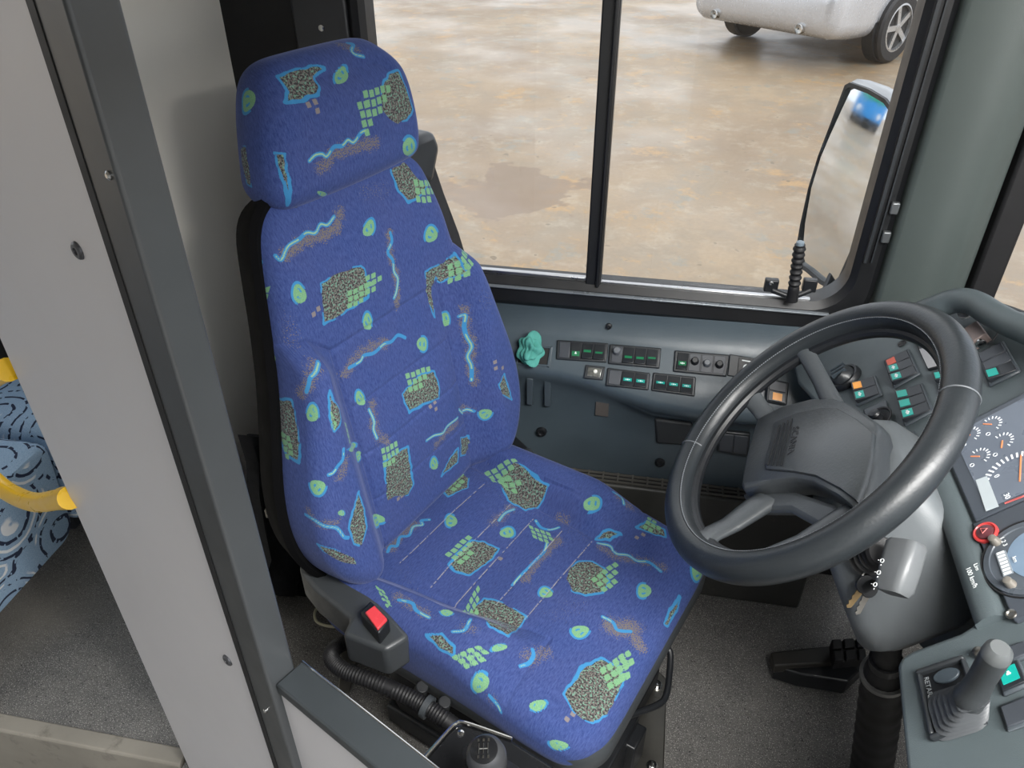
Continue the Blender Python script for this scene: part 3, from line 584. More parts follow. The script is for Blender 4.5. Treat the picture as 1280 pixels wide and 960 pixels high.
# ------------------------------------------------------------------ world, exposure
SC = bpy.context.scene
SC.view_settings.view_transform = 'Standard'; SC.view_settings.look = 'None'; SC.view_settings.exposure = .55; SC.view_settings.gamma = 1; SC.view_settings.use_curve_mapping = False
w = bpy.data.worlds.new('overcast sky'); SC.world = w; w.use_nodes = True; nt = w.node_tree; bg = nt.nodes['Background']
tc = nt.nodes.new('ShaderNodeTexCoord'); no = nt.nodes.new('ShaderNodeTexNoise'); no.inputs['Scale'].default_value = 2.2; no.inputs['Detail'].default_value = 5
mp = nt.nodes.new('ShaderNodeMapping'); mp.inputs['Scale'].default_value = (1, 1, 2.5); nt.links.new(tc.outputs['Generated'], mp.inputs[0]); nt.links.new(mp.outputs[0], no.inputs['Vector'])
cr = nt.nodes.new('ShaderNodeValToRGB'); nt.links.new(no.outputs['Fac'], cr.inputs[0])
cr.color_ramp.elements[0].position = .38; cr.color_ramp.elements[0].color = (.62, .72, .86, 1); cr.color_ramp.elements[1].position = .62; cr.color_ramp.elements[1].color = (1, .99, .97, 1)
nt.links.new(cr.outputs[0], bg.inputs[0]); bg.inputs[1].default_value = 1.2
# ------------------------------------------------------------------ room shell
def floor_mat():
    t = NT('speckled vinyl floor'); f = t.noise(420, 1); g = t.noise(3.5, 5, .7)
    b = t.mix(t.ramp(g, .35, .7), lin('585756'), lin('767470')); b = t.mix(t.ramp(f, .60, .66), b, lin('b0aea8')); b = t.mix(t.ramp(t.noise(260, 1), .34, .30), b, lin('2e2e2d'))
    b = t.mix(t.ramp(t.noise(1.6, 4), .55, .8), b, lin('77736c'))
    t.link(b, t.b.inputs['Base Color']); t.b.inputs['Roughness'].default_value = .42; t.bump(f, .25, .001); return t.m
FLR = floor_mat()
mb = MB(); mb.prism([(x, y, 0) for x, y in ((-.88, .76), (-.42, .53), (.6, .02), (1.3, .02), (1.3, 1.6), (-.88, 1.6))], (0, 0, -.04)); struct(build('floor', mb, FLR))
mb = MB(); mb.box((-4, .785, -.04), (-.88, 1.6, 0)); struct(build('floor_platform', mb, FLR))
mb = MB(); mb.box((-4, -.95, -.24), (1.3, 1.6, -.20)); struct(build('floor_aisle', mb, FLR))
mb = MB(); mb.prism([(x, .764, z) if False else (-4, y, z) for y, z in ((.764, -.2), (.785, -.2), (.785, .003), (.805, .003), (.802, .008), (.768, .008), (.764, .003))] , (3.115, 0, 0))
struct(build('trim_1', mb, mat('step nosing', '8f8a80', .5, dirt=('6b675f', .55, 9)), bevel=.002))
LW = lambda: mat('grey laminate', 'ece8dd', .45, var=.05, vscale=2)
mb = MB(); mb.box((-.91, .84, -.2), (-.88, 1.6, 2.15)); struct(build('wall_rear', mb, LW()))
WE1 = nrm(A([.166, -.083, 0])); WE2 = A([-WE1[1], WE1[0], 0])          # along the cab partition, and its inner side
KB = A([-.418, .543, 0])-WE2*.010                                        # post ridge corner
KA = KB-WE1*.05
WW = lambda: mat('white laminate', 'd2d0d2', .42, var=.03, vscale=2)
mb = MB(); a = KA+WE2*.004; b = KA-WE1*.428+WE2*.004
mb.prism([a, b, b+WE2*.028, a+WE2*.028], (0, 0, 2.35)); [None]
mb.v = [(p[0], p[1], p[2]-.2) for p in mb.v]
wc = struct(build('wall_aisle', mb, WW(), bevel=.004))
def on_wall(x, y, off=0): return at_p(x, y, KA+WE2*(.004-off), WE2)
for x, y in ((98, 313), (285, 825)):
    mb = MB(); p = on_wall(x, y); mb.lathe(p, -WE2, [(0, .0095), (.002, .009), (.0035, .007), (.0035, .004), (.0012, .0035), (.0012, 0)], 20); build('screw', mb, mat('screw grey', '55565a', .4, .5), wc)
mb = MB(); q = [KA, KB, KB+WE2*.042, KA+WE2*.042]; mb.prism([p+A([0, 0, -.2]) for p in q], (0, 0, 2.35))
post = tag(build('partition_post', mb, mat('anodised grey post', '4c4f51', .34, .35, var=.1, vscale=3), bevel=.004, seg=3), 'dark grey metal post between white panel and grey wall', 'post')
mb = MB(); q = [KA-WE1*.009-WE2*.001, KA+WE1*.003-WE2*.001, KA+WE1*.003+WE2*.01, KA-WE1*.009+WE2*.01]; mb.prism([p+A([0, 0, -.2]) for p in q], (0, 0, 2.35)); build('rubber_seal', mb, RUB(), post)
for x, y in ((137, 219), (332, 888)):
    p = at_p(x, y, KB, WE2); mb = MB(); mb.lathe(p, -WE2, [(-.004, .004), (.0015, .004), (.003, .002)], 12); build('rivet', mb, CHR(), post)
# half-height partition in line with the post
hw = thing('half_height_partition', 'low white partition with dark grey capping beside the seat', 'partition', tuple(KB+A([0, 0, -.2])))
p0 = A([-.418, .543, 0]); L_ = .95
mb = MB(); q = [p0+WE2*.003, p0+WE1*L_+WE2*.003, p0+WE1*L_+WE2*.04, p0+WE2*.04]; mb.prism([p+A([0, 0, -.2]) for p in q], (0, 0, .935)); build('panel', mb, WW(), hw)
mb = MB(); q = [p0-WE2*.001, p0+WE1*L_-WE2*.001, p0+WE1*L_+WE2*.044, p0+WE2*.044]; mb.prism([p+A([0, 0, .732]) for p in q], (0, 0, .02)); build('capping', mb, mat('dark capping', '3f4447', .4, .3, var=.08), hw, .003)
mb = MB(); mb.tube([p0+WE2*.044+A([0, 0, .75]), p0+WE1*L_+WE2*.044+A([0, 0, .75])], .0018, 8); build('edge_strip', mb, CHR(), hw)
# side wall by the window
WY = 1.55
mb = MB(); mb.box((-4, WY+.05, -.2), (.66, WY+.09, .80)); mb.box((-.91, WY+.05, .8), (-.6, WY+.09, 2.15)); mb.box((-.91, WY, 0), (-.728, WY+.05, 2.15)); mb.box((-4, WY+.02, 1.96), (.68, WY+.09, 2.15)); struct(build('wall_left', mb, mat('flat black lining', '0d0d0e', .6)))
mb = MB(); mb.box((-.726, WY-.012, .4), (-.612, WY+.05, 2.15)); struct(build('trim_2', mb, mat('dark pillar trim', '3a3b3d', .35, .2, var=.1), bevel=.006))
p = at_y(402, 35, WY-.012); mb = MB(); mb.lathe(p, (0, -1, 0), [(0, .006), (.002, .006), (.003, .003)], 14); o = build('screw', mb, CHR(), bpy.data.objects['trim_2'])
def rr_z(x0, x1, z0, z1, r, y, n=10): return [A([q[0], y, q[1]]) for q in rrect(x0, x1, z0, z1, r, n)]
win = thing('window_1', None, None, (0, WY, .8)); struct(win)
mb = MB(); o0 = dict(x0=-.612, x1=.478, z0=.795, z1=1.98, r=.10); i0 = dict(x0=-.578, x1=.425, z0=.862, z1=1.94, r=.075)
mb.loft([rr_z(**o0, y=WY+.05), rr_z(**o0, y=WY-.004), rr_z(x0=-.602, x1=.466, z0=.808, z1=1.97, r=.095, y=WY-.014), rr_z(x0=-.588, x1=.437, z0=.848, z1=1.95, r=.082, y=WY-.012), rr_z(**i0, y=WY), rr_z(**i0, y=WY+.05)], True, False)
build('window_frame', mb, mat('gloss black frame', '141517', .42), win)
mb = MB(); mb.box((-.123, WY-.002, .858), (-.089, WY+.035, 1.95)); mb.box((-.100, WY-.012, .858), (-.091, WY+.0, 1.95)); build('mullion', mb, mat('gloss black frame', '141517', .42), win, .003)
mb = MB(); mb.box((-.578, WY+.008, .860), (-.10, WY+.022, .870)); mb.box((-.09, WY+.004, .858), (.36, WY+.016, .866)); build('sill_track', mb, mat('aluminium', 'b5b6b8', .3, 1.0), win, .001)
mb = MB(); z_ = .80; mb.box((-.60, WY-.022, .842), (.40, WY-.008, .846)); build('sill_lip', mb, mat('sill lip', '7d8388', .3, .4), win, .001)
GL = glass('window glass')
for x0, x1, y in ((-.58, -.105, WY+.028), (-.108, .43, WY+.018)):
    mb = MB(); mb.box((x0, y, .858), (x1, y+.004, 1.945)); build('pane', mb, GL, win)
mb = MB(); mb.box((.438, WY-.022, .97), (.444, WY-.012, 1.90)); mb.box((.452, WY-.02, .97), (.455, WY-.012, 1.90)); build('guide_rail', mb, BLKS(), win)
for x, y in ((1118, 260), (1107, 296)):
    p = at_y(x, y, WY-.02); mb = MB(); mb.obox(p, (.008, 0, 0), (0, .006, 0), (0, 0, .012)); build('latch', mb, mat('latch grey', '6b6e70', .35, .6), win, .003)
# A-pillar, windscreen
mb = MB(); mb.loft([[A([.478, WY+.02, z]), A([.482, WY-.02, z]), A([.53, WY-.045, z]), A([.60, WY-.05, z]), A([.638, WY-.03, z]), A([.645, WY+.02, z]), A([.645, WY+.08, z]), A([.478, WY+.08, z])] for z in (.3, 2.15)])
struct(build('trim_3', mb, mat('pillar plastic', '454d4b', .5, grain=.25, gscale=800, var=.06, vscale=3), bevel=.01, seg=3))
wp = [(.70, 1.60), (.80, 1.50), (.93, 1.2), (1.0, .6), (1.0, 0), (.93, -.6), (.80, -.95)]
ws = spline([(x, y, 0) for x, y in wp], 6)
def strip(z0, z1, t, lean=.0): return MB().loft([[p+A([lean*(z0-.85), 0, z0]), p+A([lean*(z0-.85)+t, 0, z0]), p+A([lean*(z1-.85)+t, 0, z1]), p+A([lean*(z1-.85), 0, z1])] for p in ws])
win2 = thing('window_2', None, None, (.9, .6, .85)); struct(win2)
build('pane', strip(.86, 2.0, .005), glass('windscreen glass'), win2)
mb = strip(.80, .88, .03); mb.box((.648, WY-.03, .80), (.70, WY+.08, 2.1)); build('gasket', mb, RUB(), win2, .006)
struct(build('wall_front', strip(-.2, .82, .04), BLK()))
mb = MB(); mb.box((-4, -.95, 2.15), (1.05, 1.64, 2.2)); mb.box((.09, -.95, 1.72), (.13, 1.55, 2.15)); struct(build('ceiling', mb, mat('white ceiling', 'd9d9d6', .6)))  # second box is an unseen header, added to shade the headrest
mb = MB(); mb.box((-4, -1.0, -.2), (.15, -.95, 2.15)); struct(build('wall_right', mb, mat('white ceiling', 'd9d9d6', .6)))
# ------------------------------------------------------------------ outside
def ground_mat():
    t = NT('wet stained concrete'); a = t.noise(.35, 6, .65); b = t.noise(1.5, 7, .7); c = t.noise(5.5, 6, .7); d = t.noise(40, 3)
    o = t.mix(t.ramp(a, .35, .65), lin('826f59'), lin('a69175')); o = t.mix(t.ramp(b, .48, .62), o, lin('8e7f6a'))
    o = t.mix(t.math('MULTIPLY', t.ramp(c, .52, .66), .4), o, lin('b5a994')); o = t.mix(t.math('MULTIPLY', t.ramp(t.noise(2.6, 6, .75), .56, .64), .8), o, lin('ae8c5e'))
    o = t.mix(t.math('MULTIPLY', t.ramp(t.noise(3.3, 6, .75), .57, .63), .7), o, lin('858378')); o = t.mix(t.math('MULTIPLY', t.ramp(t.noise(11, 2), .70, .73), .6), o, lin('5f513d'))
    o = t.mix(t.math('MULTIPLY', t.ramp(d, .3, .7), .25), o, lin('6f6250'))
    ps = at_z(640, 243, -.25); vm = t.new('ShaderNodeVectorMath', operation='DISTANCE'); gm = t.new('ShaderNodeNewGeometry'); t.link(gm.outputs['Position'], vm.inputs[0]); vm.inputs[1].default_value = tuple(ps)
    st = t.math('ADD', vm.outputs['Value'], t.math('MULTIPLY', t.math('SUBTRACT', t.noise(2.2, 4), .5), 1.6)); o = t.mix(t.math('MULTIPLY', t.ramp(st, .50, .46), .75), o, lin('7d6a57'))
    t.link(o, t.b.inputs['Base Color']); wet = t.ramp(t.noise(.6, 4), .42, .6)
    t.link(t.ramp(wet, 0, 1), t.b.inputs['Roughness']); r = t.b.inputs['Roughness'].links[0].from_node; r.inputs[3].default_value = .55; r.inputs[4].default_value = .28
    t.bump(b, .25, .01); return t.m
GZ = -.25
mb = MB(); mb.box((-60, -60, GZ-.1), (60, 60, GZ)); struct(build('ground', mb, ground_mat()))
# ------------------------------------------------------------------ parked car seen through the window
CR = nrm(A([.745, -.667, 0])); CF = A([-CR[1], CR[0], 0]); CK = 1.09; C0 = A([1.66, 10.35, GZ])-CF*1.0*CK
def cw(x, y, z): return C0+(CR*x+CF*y+A([0, 0, z]))*CK
car = thing('car', 'silver car parked on the wet concrete outside the window', 'car', tuple(C0))
SIL = mat('silver car paint', 'c0c2c6', .25, .5, var=.03)
def ring_box(y, w, z0, z1, r, n=6): return [cw(q[0], y, q[1]) for q in rrect(-w, w, z0, z1, r, n)]
mb = MB(); mb.loft([ring_box(*a) for a in ((.0, .70, .42, .66, .08), (.03, .82, .34, .74, .12), (.14, .885, .29, .86, .14), (.4, .915, .26, .98, .16), (1.2, .93, .25, 1.0, .16), (2.6, .93, .25, .98, .16), (3.8, .91, .25, .90, .16), (4.4, .84, .28, .80, .16), (4.68, .66, .34, .66, .1))])
body = build('body', mb, SIL, car, sharp=50)
mb = MB(); mb.loft([ring_box(*a) for a in ((.16, .62, .84, .92, .03), (.55, .68, .9, 1.36, .1), (1.1, .67, .9, 1.45, .12), (2.3, .68, .9, 1.44, .12), (3.3, .74, .88, .95, .03))]); build('cabin', mb, mat('car glass', '1c2226', .1), car, sharp=50)
mb = MB(); mb.loft([ring_box(*a) for a in ((.62, .60, 1.36, 1.385, .012), (1.1, .62, 1.44, 1.475, .015), (2.25, .62, 1.43, 1.465, .015), (2.5, .6, 1.36, 1.38, .01))]); build('roof', mb, SIL, car)
[None]; mb = MB(); mb.prism([cw(x, .03, z) for x, z in ((-.62, .345), (.62, .345), (.70, .38), (.68, .40), (-.68, .40), (-.70, .38))], tuple(CF*.05)); build('bumper_trim', mb, mat('bumper grey', '55585b', .4), body, .01)
mb = MB(); mb.obox(cw(0, .012, .60), CR*.27*CK, CF*.012, A([0, 0, .062])); build('number_plate', mb, mat('plate white', 'd0d0cc', .4), body, .004)
mb = MB(); mb.loft([[cw(x*k, .1, z) for x, z in ((-.5, .84), (.5, .84), (.5, .80), (-.5, .80))] for k in (1, 1)][:1]+[[cw(x, .12, z) for x, z in ((-.5, .84), (.5, .84), (.5, .80), (-.5, .80))]]); build('tailgate_seam', mb, BLK(), body)
for s in (-1, 1):
    mb = MB(); mb.obox(cw(.70*s, .16, .80), CR*.14, CF*.06, A([0, 0, .07])); build('tail_light', mb, REDL(), car, .02)
    mb = MB(); mb.lathe(cw(.52*s, .06, .37), -CF, [(0, .05), (.09, .05), (.095, .046), (.05, .04), (.05, 0)], 18); tag(build('exhaust_tip', mb, CHR(), car), 'chrome exhaust tip')
for s in (-1, 1):
    for yy in (1.0, 3.75):
        mb = MB(); o = cw(.79*s, yy, .335); ax = CR*s; mb.lathe(o, ax, [(0, .30), (.0, .335), (.03, .355), (.18, .355), (.205, .33), (.205, .245), (.17, .24)], 36)
        wh = build('wheel', mb, RUB(), car)
        mb = MB(); mb.lathe(o+ax*.10, ax, [(0, .25), (.10, .25), (.105, .225), (.06, .222), (.03, 0)], 36)
        u = A([0, 0, 1.0]); v = np.cross(ax, u)
        for k in range(5):
            a_ = k*2*math.pi/5+.3; d = math.cos(a_)*u+math.sin(a_)*v; e = np.cross(ax, d); mb.obox(o+ax*.175+d*.12, d*.115, e*.028, ax*.018)
        mb.lathe(o+ax*.16, ax, [(0, .05), (.035, .045), (.04, 0)], 16)
        build('alloy_rim', mb, mat('alloy', 'b8b9ba', .3, .8), wh)
        mb = MB(); mb.lathe(cw(.80*s, yy, .37), ax, [(0, .40), (.128, .40), (.131, .37), (.131, 0)], 30); build('wheel_arch', mb, BLK(), body)
# ------------------------------------------------------------------ wing mirror
MN = nrm([-.90, -.43, .105]); MP = at_d(1052, 225, 1.95)
mirror = thing('wing_mirror', 'tall wing mirror with silver housing outside the driver window', 'mirror', tuple(MP-A([0, 0, .3])))
mpx = [(1064, 109), (1086, 117), (1106, 129), (1113, 139), (1112, 155), (1100, 200), (1086, 250), (1068, 305), (1048, 350), (1040, 356), (1028, 350), (1012, 336), (1000, 328), (998, 316), (1004, 280), (1014, 235), (1026, 196), (1038, 165), (1052, 128), (1058, 112)]
G = [at_p(x, y, MP, MN) for x, y in mpx]; G = [p for p in resample_3(G, 80)] if False else G
gc = sum(G)/len(G)
def mring(k, d): return [gc+(p-gc)*k-MN*d for p in G]
mb = MB(); RAD = 3.0; rings = []
for k in np.linspace(.02, 1, 16):
    rings.append([q-MN*((np.linalg.norm(q-gc)**2)/(2*RAD)) for q in mring(k, -.004)])
mb.loft(rings, True, False); n_ = len(G); mb.f.append(tuple(range(n_-1, -1, -1)))
build('mirror_glass', mb, mat('mirror', 'e4e6e6', .03, 1.0, var=.0), mirror, sharp=60)
MBODY = lambda k, d: mring(k, d)
mb = MB(); mb.loft([mring(.99, .035), mring(1.035, .03), mring(1.05, .0), mring(1.045, -.006), mring(1.0, -.004), mring(.99, .01)], True, False); build('mirror_rim', mb, BLKS(), mirror)
mb = MB(); mb.loft([mring(1.03, .045), mring(1.052, .0), mring(1.085, .015), mring(1.08, .05), mring(.95, .09), mring(.6, .12)], True, True); build('housing', mb, mat('mirror silver', '9fa2a4', .35, .5), mirror)
mb = MB(); mb.tube([gc-MN*.08+A([0, 0, -.1]), gc+A([-.02, -.16, -.33]), A([.56, WY+.08, .72])], .016, 10); build('mirror_arm', mb, BLK(), mirror)
# ------------------------------------------------------------------ window catch
hb = at_y(990, 376, WY-.03); ht = at_y(1000, 306, WY-.035)
wh_ = thing('window_handle', 'ribbed black handle standing at the lower window corner', 'handle', tuple(hb))
mb = MB(); pr = []; ax = ht-hb; Lh = np.linalg.norm(ax)
for i in range(40): t = i/39; pr.append((t*Lh, .0115+.0016*math.sin(i*1.6)*(t > .25)))
mb.lathe(hb, ax, pr+[(Lh*1.0, .008)], 14); build('grip', mb, RUB(), wh_)
mb = MB(); mb.lathe(ht, ax, [(0, .008), (.006, .008), (.008, .005)], 12); tag(build('end_cap', mb, mat('cap grey', '6f7c86', .4), wh_), 'pale grey end cap')
mb = MB()
for x, y in ((964, 356), (1012, 356)): q = at_y(x, y, WY-.016); mb.obox(q, (.014, 0, 0), (0, .008, 0), (0, 0, .014))
mb.tube([at_y(964, 362, WY-.02), at_y(990, 372, WY-.025), at_y(1014, 362, WY-.02)], .007, 8); br = build('bracket', mb, BLK(), wh_, .003)
mb = MB(); mb.lathe(at_y(964, 354, WY-.024), (0, -1, 0), [(0, .005), (.003, .005), (.004, .003)], 10); build('bolt', mb, CHR(), br)
# ------------------------------------------------------------------ side console below the window
sp0 = at_y(700, 425, 1.53); SN = nrm([-.06, -.72, .69])
def onS(x, y, h=0): return at_p(x, y, sp0, SN)+SN*h
stx = [560, 600, 657, 700, 732, 770, 820, 870, 950, 1030, 1090]
top_y = np.interp(stx, [620, 680, 760, 845, 940, 1090], [411, 415, 422, 433, 442, 452]); lip_y = np.interp(stx, [600, 657, 700, 732, 770, 820, 870, 950, 1090], [457, 462, 468, 476, 489, 506, 515, 521, 530])
sil_y = np.interp(stx, [560, 640, 760, 940, 1090], [361, 367, 379, 393, 403])
rings = []
for x, ty, ly, sy in zip(stx, top_y, lip_y, sil_y):
    a = at_y(x, sy-6, WY-.004); t0 = onS(x, ty-4)+A([0, .006, .006]); t1 = onS(x, ty+5); l0 = onS(x, ly-6); l1 = onS(x, ly)+A([0, .0, -.012]); l1 = A([l0[0], l0[1]-.004, l0[2]-.018])
    u1 = A([l0[0], l0[1]+.012, l0[2]-.045]); u2 = A([l0[0], max(1.50, l0[1]+.03), l0[2]-.09]); b = A([l0[0], 1.505, .357])
    rings.append([a, a*.5+t0*.5+A([0, .002, 0]), t0, t1, t1*.5+l0*.5, l0, l1, u1, u2, u2*.5+b*.5, b, A([b[0], WY+.045, .357]), A([a[0], WY+.045, a[2]])])
mb = MB(); mb.loft(rings)
con = tag(build('side_console', mb, PLC(), sharp=50), 'slate grey moulded console carrying switches below the side window', 'console')
for x, y in ((761, 408), (913, 421)):
    p = at_y(x, y, WY-.006); mb = MB(); mb.lathe(p, (0, -1, .15), [(-.004, .008), (.003, .007), (.004, .004), (.001, .003), (.001, 0)], 14); build('screw', mb, CHR() if x > 900 else BLK(), con)
for x, y in ((677, 540), (825, 578)):
    p = at_y(x, y, 1.502); mb = MB(); mb.lathe(p, (0, -1, 0), [(-.004, .013), (.004, .012), (.005, .008), (.001, .006), (.001, 0)], 16); build('screw', mb, BLK(), con)
for x, y in ((662, 490), (684, 492)):
    mb = MB(); q = [at_y(x+dx, y+dy, 1.497) for dx, dy in ((-4, -17), (4, -16), (4, 17), (-4, 16))]; mb.prism(q, (0, .01, 0)); build('vent_slot', mb, PLD(), con, .002)
mb = MB(); mb.prism([at_y(x, y, 1.496) for x, y in ((745, 503), (761, 505), (760, 521), (744, 519))], (0, .008, 0)); build('sticker', mb, mat('faded sticker', '4b4744', .5), con)
def on15(x, y): return at_y(x, y, 1.492)
mb = MB(); q = [on15(*c) for c in ((818, 524), (866, 530), (864, 558), (820, 555))]; mb.prism(q, (0, .02, 0)); rc = build('storage_recess', mb, mat('recess dark', '2a2d30', .5), con, .006)  # raised dark slab standing in for the open storage recess
# heater box with grille under the console
hx = thing('heater_box', 'dark heater box with slotted top grille below the console', 'heater', (0, 1.5, 0))
mb = MB(); mb.box((-.55, 1.462, 0), (.50, 1.592, .352)); build('casing', mb, mat('heater grey', '3d3d3a', .5, dirt=('55524c', .6, 12)), hx, .006)
mb = MB(); mb.box((-.50, 1.470, .352), (.45, 1.502, .354)); gr = build('grille', mb, RUB(), hx)
mb = MB()
for i in range(26): x = -.49+i*.037; mb.box((x, 1.469, .354), (x+.004, 1.503, .360))
for y in (1.470, 1.484, 1.498): mb.box((-.50, y, .354), (.45, y+.003, .3595))
build('grille_bars', mb, mat('grille grey', '56544f', .5), gr)
# ------------------------------------------------------------------ switch modules
def quad_map(cs, pf):
    a, b, c, d = [pf(*q) for q in cs]                            # corners TL, TR, BR, BL
    n = nrm(np.cross(b-a, d-a)); n = n if n@(CAM-a) > 0 else -n
    return (lambda s, t, h=0: (1-s)*(1-t)*a+s*(1-t)*b+s*t*c+(1-s)*t*d+n*h), n
def slab(mb, Q, s0, t0, s1, t1, h0, h1, hb=None):
    hb = h1 if hb is None else hb
    return mb.hexa([Q(s0, t0, h0), Q(s1, t0, h0), Q(s1, t1, h0), Q(s0, t1, h0), Q(s0, t0, h1), Q(s1, t0, h1), Q(s1, t1, hb), Q(s0, t1, hb)])
LENS = {'g': GRN, 't': TEAL, 'o': ORG, 'r': REDL}
SWN = 0
def module(label, cs, pf, cells, group=None, frame=None, axis='s', h=.006, emb=-.006, name='switch_panel', pad=.10):
    Q0, n = quad_map(cs, pf); Q = Q0 if axis == 's' else (lambda s, t, hh=0: Q0(t, s, hh))
    root = thing(name, label, 'switch panel', tuple(Q(.5, .5, 0)), 0, group)
    mb = MB(); slab(mb, Q, 0, 0, 1, 1, emb, h); build('frame', mb, frame or BLKS(), root, .003)
    k = len(cells)
    for i, cdef in enumerate(cells):
        s0, s1 = .05+.9*i/k+.008, .05+.9*(i+1)/k-.008; t0, t1 = pad, 1-pad; ty = cdef[0]; sm = (s0+s1)/2
        if ty == 'B':
            mb = MB(); slab(mb, Q, s0, t0, s1, t1, h-.002, h+.0015); build('blank_cover', mb, mat('blank grey', '3b3f45', .4), root, .0015)
        elif ty in 'RU':                                          # rocker, pressed at the low or the high end
            lo, hi = (h+.001, h+.009) if ty == 'R' else (h+.009, h+.001)
            mb = MB(); slab(mb, Q, s0, t0, s1, (t0+t1)/2, h-.003, lo, (lo+hi)/2-.0015); slab(mb, Q, s0, (t0+t1)/2, s1, t1, h-.003, (lo+hi)/2-.0015, hi)
            rk = build('rocker', mb, mat('rocker black', '1f2226', .35), root, .001)
            if len(cdef) > 1:
                a_, b_ = (float(cdef[2]), float(cdef[3])) if len(cdef) > 3 else (.5, .85)
                ta, tb = t0+(t1-t0)*a_, t0+(t1-t0)*b_; f_ = lambda t: np.interp(t, [t0, (t0+t1)/2, t1], [lo, (lo+hi)/2-.0015, hi])
                mb = MB(); ds = (s1-s0)*.16; mb.hexa([Q(s0+ds, ta, f_(ta)-.001), Q(s1-ds, ta, f_(ta)-.001), Q(s1-ds, tb, f_(tb)-.001), Q(s0+ds, tb, f_(tb)-.001), Q(s0+ds, ta, f_(ta)+.0008), Q(s1-ds, ta, f_(ta)+.0008), Q(s1-ds, tb, f_(tb)+.0008), Q(s0+ds, tb, f_(tb)+.0008)])
                ln = build('lens', mb, LENS[cdef[1]](), rk)
                if len(cdef) > 4:
                    mb = MB(); tm = (ta+tb)/2; r_ = (tb-ta)*.28
                    for q_ in ((.36, .0), (.5, .35), (.64, .0), (.5, -.35)): slab(mb, Q, s0+(s1-s0)*(q_[0]-.05), tm+r_*q_[1]-r_*.4, s0+(s1-s0)*(q_[0]+.05), tm+r_*q_[1]+r_*.4, f_(tm), f_(tm)+.0015)
                    build('symbol', mb, WHT(), rk)
        elif ty == 'L':
            mb = MB(); slab(mb, Q, s0, t0, s1, t1, h-.002, h+.002); rk = build('indicator', mb, mat('rocker black', '1f2226', .35), root, .001)
            mb = MB(); ds = (s1-s0)*.14; slab(mb, Q, s0+ds, t0+(t1-t0)*cdef[2], s1-ds, t0+(t1-t0)*cdef[3], h, h+.003); build('lens', mb, LENS[cdef[1]](), rk)
            if len(cdef) > 4:
                mb = MB(); tm = t0+(t1-t0)*(cdef[2]+cdef[3])/2; slab(mb, Q, sm-.04/k*2, tm-.03, sm+.04/k*2, tm+.02, h, h+.0038); slab(mb, Q, sm-.02/k*2, tm-.09, sm+.02/k*2, tm-.03, h, h+.0038); build('symbol', mb, WHT(), rk)
        elif ty == 'K':
            mb = MB(); slab(mb, Q, s0, t0, s1, t1, h-.002, h+.001); build('blank_cover', mb, mat('blank grey', '3b3f45', .4), root, .001)
            mb = MB(); r_ = cdef[1]; mb.lathe(Q(sm, cdef[2], h), n, [(0, r_*1.15), (.004, r_*1.1), (.005, r_), (.016, r_*.92), (.018, r_*.7)], 18); build('knob', mb, mat('knob grey', '5d6166', .4) if len(cdef) > 3 else BLK(), root)
    return root
def scale_crop(ox, oy, s): return lambda pts: [(ox+x/s, oy+y/s) for x, y in pts]
k1 = scale_crop(680, 420, 6.4); k2 = scale_crop(620, 340, 4.0); k5 = scale_crop(1020, 400, 4.8); k7 = scale_crop(960, 640, 3.0)
GS = 'switch panels on the side console'
module('black panel of four switches nearest the teal cloth', k1([(105, 33), (518, 60), (502, 216), (97, 190)]), onS, [('B',), ('L', 'g', .55, .85, 1), ('R', 'g', .42, .58), ('R', 'g', .5, .62)], GS)
module('black panel with round dimmer knob and three green-striped rockers', k1([(526, 66), (940, 100), (925, 264), (512, 226)]), onS, [('K', .009, .36, 1), ('R', 'g', .55, .70), ('R', 'g', .55, .70), ('R', 'g', .5, .62)], GS)
module('panel with three black rotary knobs beside one green-lit rocker', k2([(893, 393), (1168, 416), (1152, 526), (884, 500)]), onS, [('R', 'g', .5, .75, 1), ('K', .008, .45), ('K', .008, .5, 1), ('K', .008, .5)], GS)
module('lower switch panel with blank cover and two teal rockers', k1([(508, 256), (852, 298), (836, 437), (492, 400)]), onS, [('B',), ('R', 't', .45, .68, 1), ('R', 't', .45, .68, 1)], GS)
module('lower panel of three teal-striped rockers nearest the steering wheel', k1([(873, 293), (1217, 330), (1205, 487), (856, 440)]), onS, [('R', 't', .45, .62, 1), ('R', 't', .45, .65, 1), ('R', 't', .45, .65, 1)], GS)
module('two grey blank switch covers low on console behind wheel', [(898, 537), (938, 541), (935, 569), (896, 563)], on15, [('B',), ('B',)], None)
module('stacked switches with an orange lens left of the steering hub', [(958, 474), (985, 480), (982, 508), (956, 503)], lambda x, y: onS(x, y, .012), [('B',), ('L', 'o', .25, .8)], None, axis='t')
# small clock panel, reading lamp, tray with cloth
ck = thing('clock_panel', 'small black panel with white markings half hidden by wheel rim', 'panel', tuple(onS(935, 458)))
Q, n = quad_map([(912, 443), (965, 452), (962, 478), (909, 470)], onS); mb = MB(); slab(mb, Q, 0, 0, 1, 1, -.004, .005); build('frame', mb, BLKS(), ck, .002)
mb = MB(); slab(mb, Q, .22, .1, .95, .9, .004, .007); build('face', mb, BLK(), ck, .001)
mb = MB(); mb.lathe(Q(.42, .5, .007), n, [(0, .007), (.0006, .007), (.0008, .005), (.0002, .005)], 20); slab(mb, Q, .3, .18, .6, .23, .007, .0078); slab(mb, Q, .3, .8, .5, .84, .007, .0078); build('markings', mb, WHT(), ck)
lp = thing('courtesy_lamp', 'small square clear lamp below the four-switch panel', 'lamp', tuple(onS(743, 466)))
Q, n = quad_map(k1([(335, 233), (492, 250), (470, 357), (318, 340)]), onS); mb = MB(); slab(mb, Q, 0, 0, 1, 1, -.004, .006); build('frame', mb, BLKS(), lp, .002)
